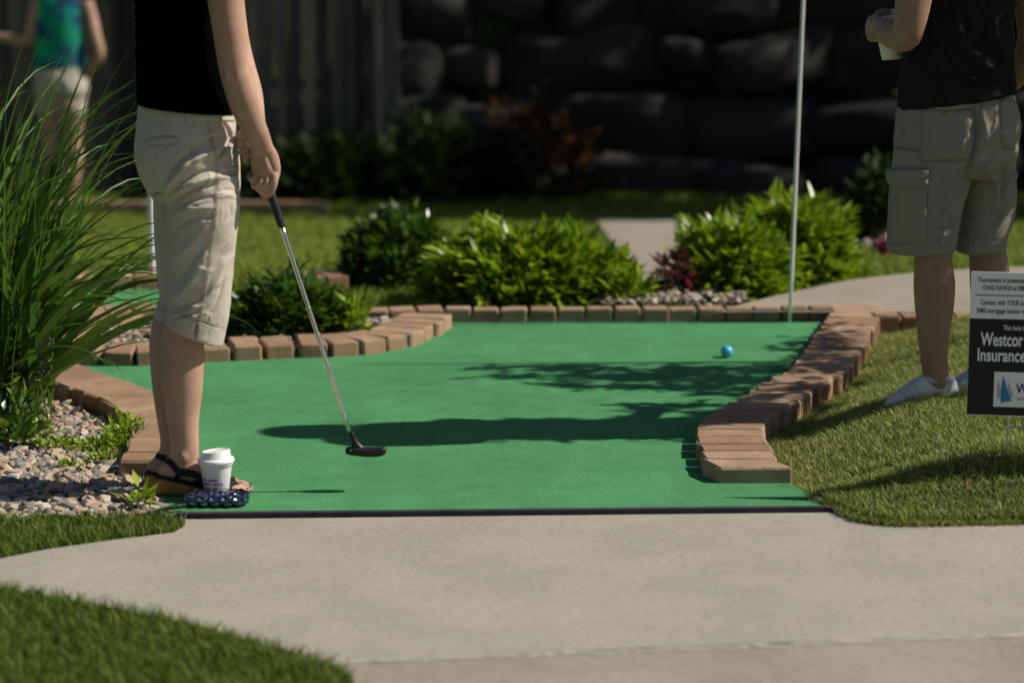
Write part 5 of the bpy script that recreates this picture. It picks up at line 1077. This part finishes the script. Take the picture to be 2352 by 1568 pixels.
for xx in (2323, 2640):
    mb = MB(); p = A(xx, 800, YS + .004); tube(mb, [Vector((p.x, YS + .0045, 0.0)), Vector((p.x, YS + .0045, .3)), Vector((p.x, YS + .0045, SZ1 - .05))], .0025, 8, 2); obj('stake', mb.mesh(), 'wire', sg)
mb = MB(); tube(mb, [Vector((A(2323, 800, YS).x, YS + .0045, SZ0 - .03)), Vector((A(2640, 800, YS).x, YS + .0045, SZ0 - .03))], .0025, 8, 1); obj('cross_wire', mb.mesh(), 'wire', sg)

sg.rotation_euler = (0, 0, math.radians(-9))
# ---------------------------------------------------------------- far woman in teal
yw = GT(150, 470).y; mb = MB()
for xx, yo in ((112, .0), (168, .0)):
    limb(mb, [S(xx + (6 if xx < 140 else -4), 220, yw, 27, .08), S(xx + 2, 275, yw, 22, .065), S(xx, 320, yw, 18, .055), S(xx + 3, 365, yw, 20, .058), S(xx + 2, 420, yw, 13, .04), S(xx, 455, yw, 11.5, .036)], (0, 1, 0), 18, 3)
    limb(mb, [S(xx, 456, yw + .05, 8, .03), S(xx, 464, yw - .02, 8, .035), S(xx, 468, yw - .12, 6, .035)], (1, 0, 0), 14, 3)
P_ = A(138, 150, yw); s_ = mpp(yw, 0)
stack(mb, [(P_.x, yw, P_.z - .3, 54 * s_, .13), (P_.x, yw, P_.z, 50 * s_, .11), (P_.x, yw, P_.z + .25, 50 * s_, .115), (P_.x, yw, P_.z + .42, 52 * s_, .10), (P_.x, yw, P_.z + .5, 40 * s_, .07), (P_.x, yw, P_.z + .53, 18 * s_, .05)], 28, 3)
limb(mb, [(P_.x + .02, yw, P_.z + .48, .05, .05), (P_.x + .02, yw - .01, P_.z + .6, .046, .046)], (0, 1, 0), 14, 2); wR, wq = head(mb, (P_.x + .02, yw + .02, P_.z + .69), .11, math.pi * .6, .2)
limb(mb, [S(195, 4, yw, 18, .055), S(208, 40, yw, 16, .05), S(218, 80, yw - .03, 14, .045), S(228, 122, yw - .05, 13, .04), S(218, 145, yw - .02, 12, .036), S(203, 165, yw + .05, 9, .025), S(196, 175, yw + .08, 9, .02)], (0, 1, 0), 16, 3)
limb(mb, [S(94, 6, yw, 22, .06), S(82, 40, yw - .02, 21, .055), S(74, 76, yw - .03, 17, .05), S(62, 92, yw, 15, .045), S(36, 92, yw + .08, 13, .04), S(0, 86, yw + .15, 10, .03), S(-14, 84, yw + .18, 10, .02), S(-34, 82, yw + .22, 8, .018)], (0, 1, 0), 16, 3)
for k in range(4): limb(mb, [(*A(-30, 76 + 4.4 * k, yw + .21), .010, .010), (*A(-46, 78 + 4.4 * k, yw + .25), .009, .009), (*A(-50, 82 + 4.4 * k, yw + .30), .008, .008)], (0, 1, 0), 8, 2); limb(mb, [(*A(200 - 3 * k, 172, yw + .06), .010, .010), (*A(192 - 3 * k, 180 + k, yw + .09), .009, .009), (*A(186 - 3 * k, 188, yw + .10), .008, .008)], (0, 1, 0), 8, 2)
lady = obj('person', fuse(mb, .008, 4), 'skin'); tag(lady, 'distant woman in teal tie-dye tank and cream shorts', 'person'); eyes(lady, wq, wR, .11)
mb = MB(); blob(mb, wq(-.2, 0, .2), (.118, .1, .115), 12, wR); obj('hair', fuse(mb, .008, 3), 'hair_blond', lady)
mb = MB(); stack(mb, [(P_.x, yw, P_.z - .02, 62 * s_, .135), (P_.x, yw, P_.z + .12, 57 * s_, .125), (P_.x, yw, P_.z + .28, 57 * s_, .13), (P_.x + .01, yw, P_.z + .38, 54 * s_, .125), (P_.x + .01, yw, P_.z + .46, 50 * s_, .110), (P_.x + .01, yw, P_.z + .52, 38 * s_, .085), (P_.x + .01, yw, P_.z + .54, 24 * s_, .07)], 32, 3); obj('tank_top', fuse(mb, .008, 3), 'tie_dye', lady)
mb = MB(); stack(mb, [(P_.x, yw, P_.z + .03, 56 * s_, .12), (P_.x, yw, P_.z - .1, 62 * s_, .15), (P_.x, yw, P_.z - .2, 61 * s_, .15), (P_.x, yw, P_.z - .26, 52 * s_, .12)], 32, 3)
for xx in (112, 164): limb(mb, [S(xx + 2, 210, yw, 30, .11), S(xx, 240, yw, 32, .105), S(xx, 262, yw, 31, .10)], (0, 1, 0), 20, 2)
tm = fuse(mb, .008, 3); sculpt(tm, [([(138, 190), (140, 230), (140, 262)], 5, -.03), ([(110, 200), (130, 225), (150, 228)], 6, -.015)], .006, 9); obj('shorts', tm, 'cream', lady)
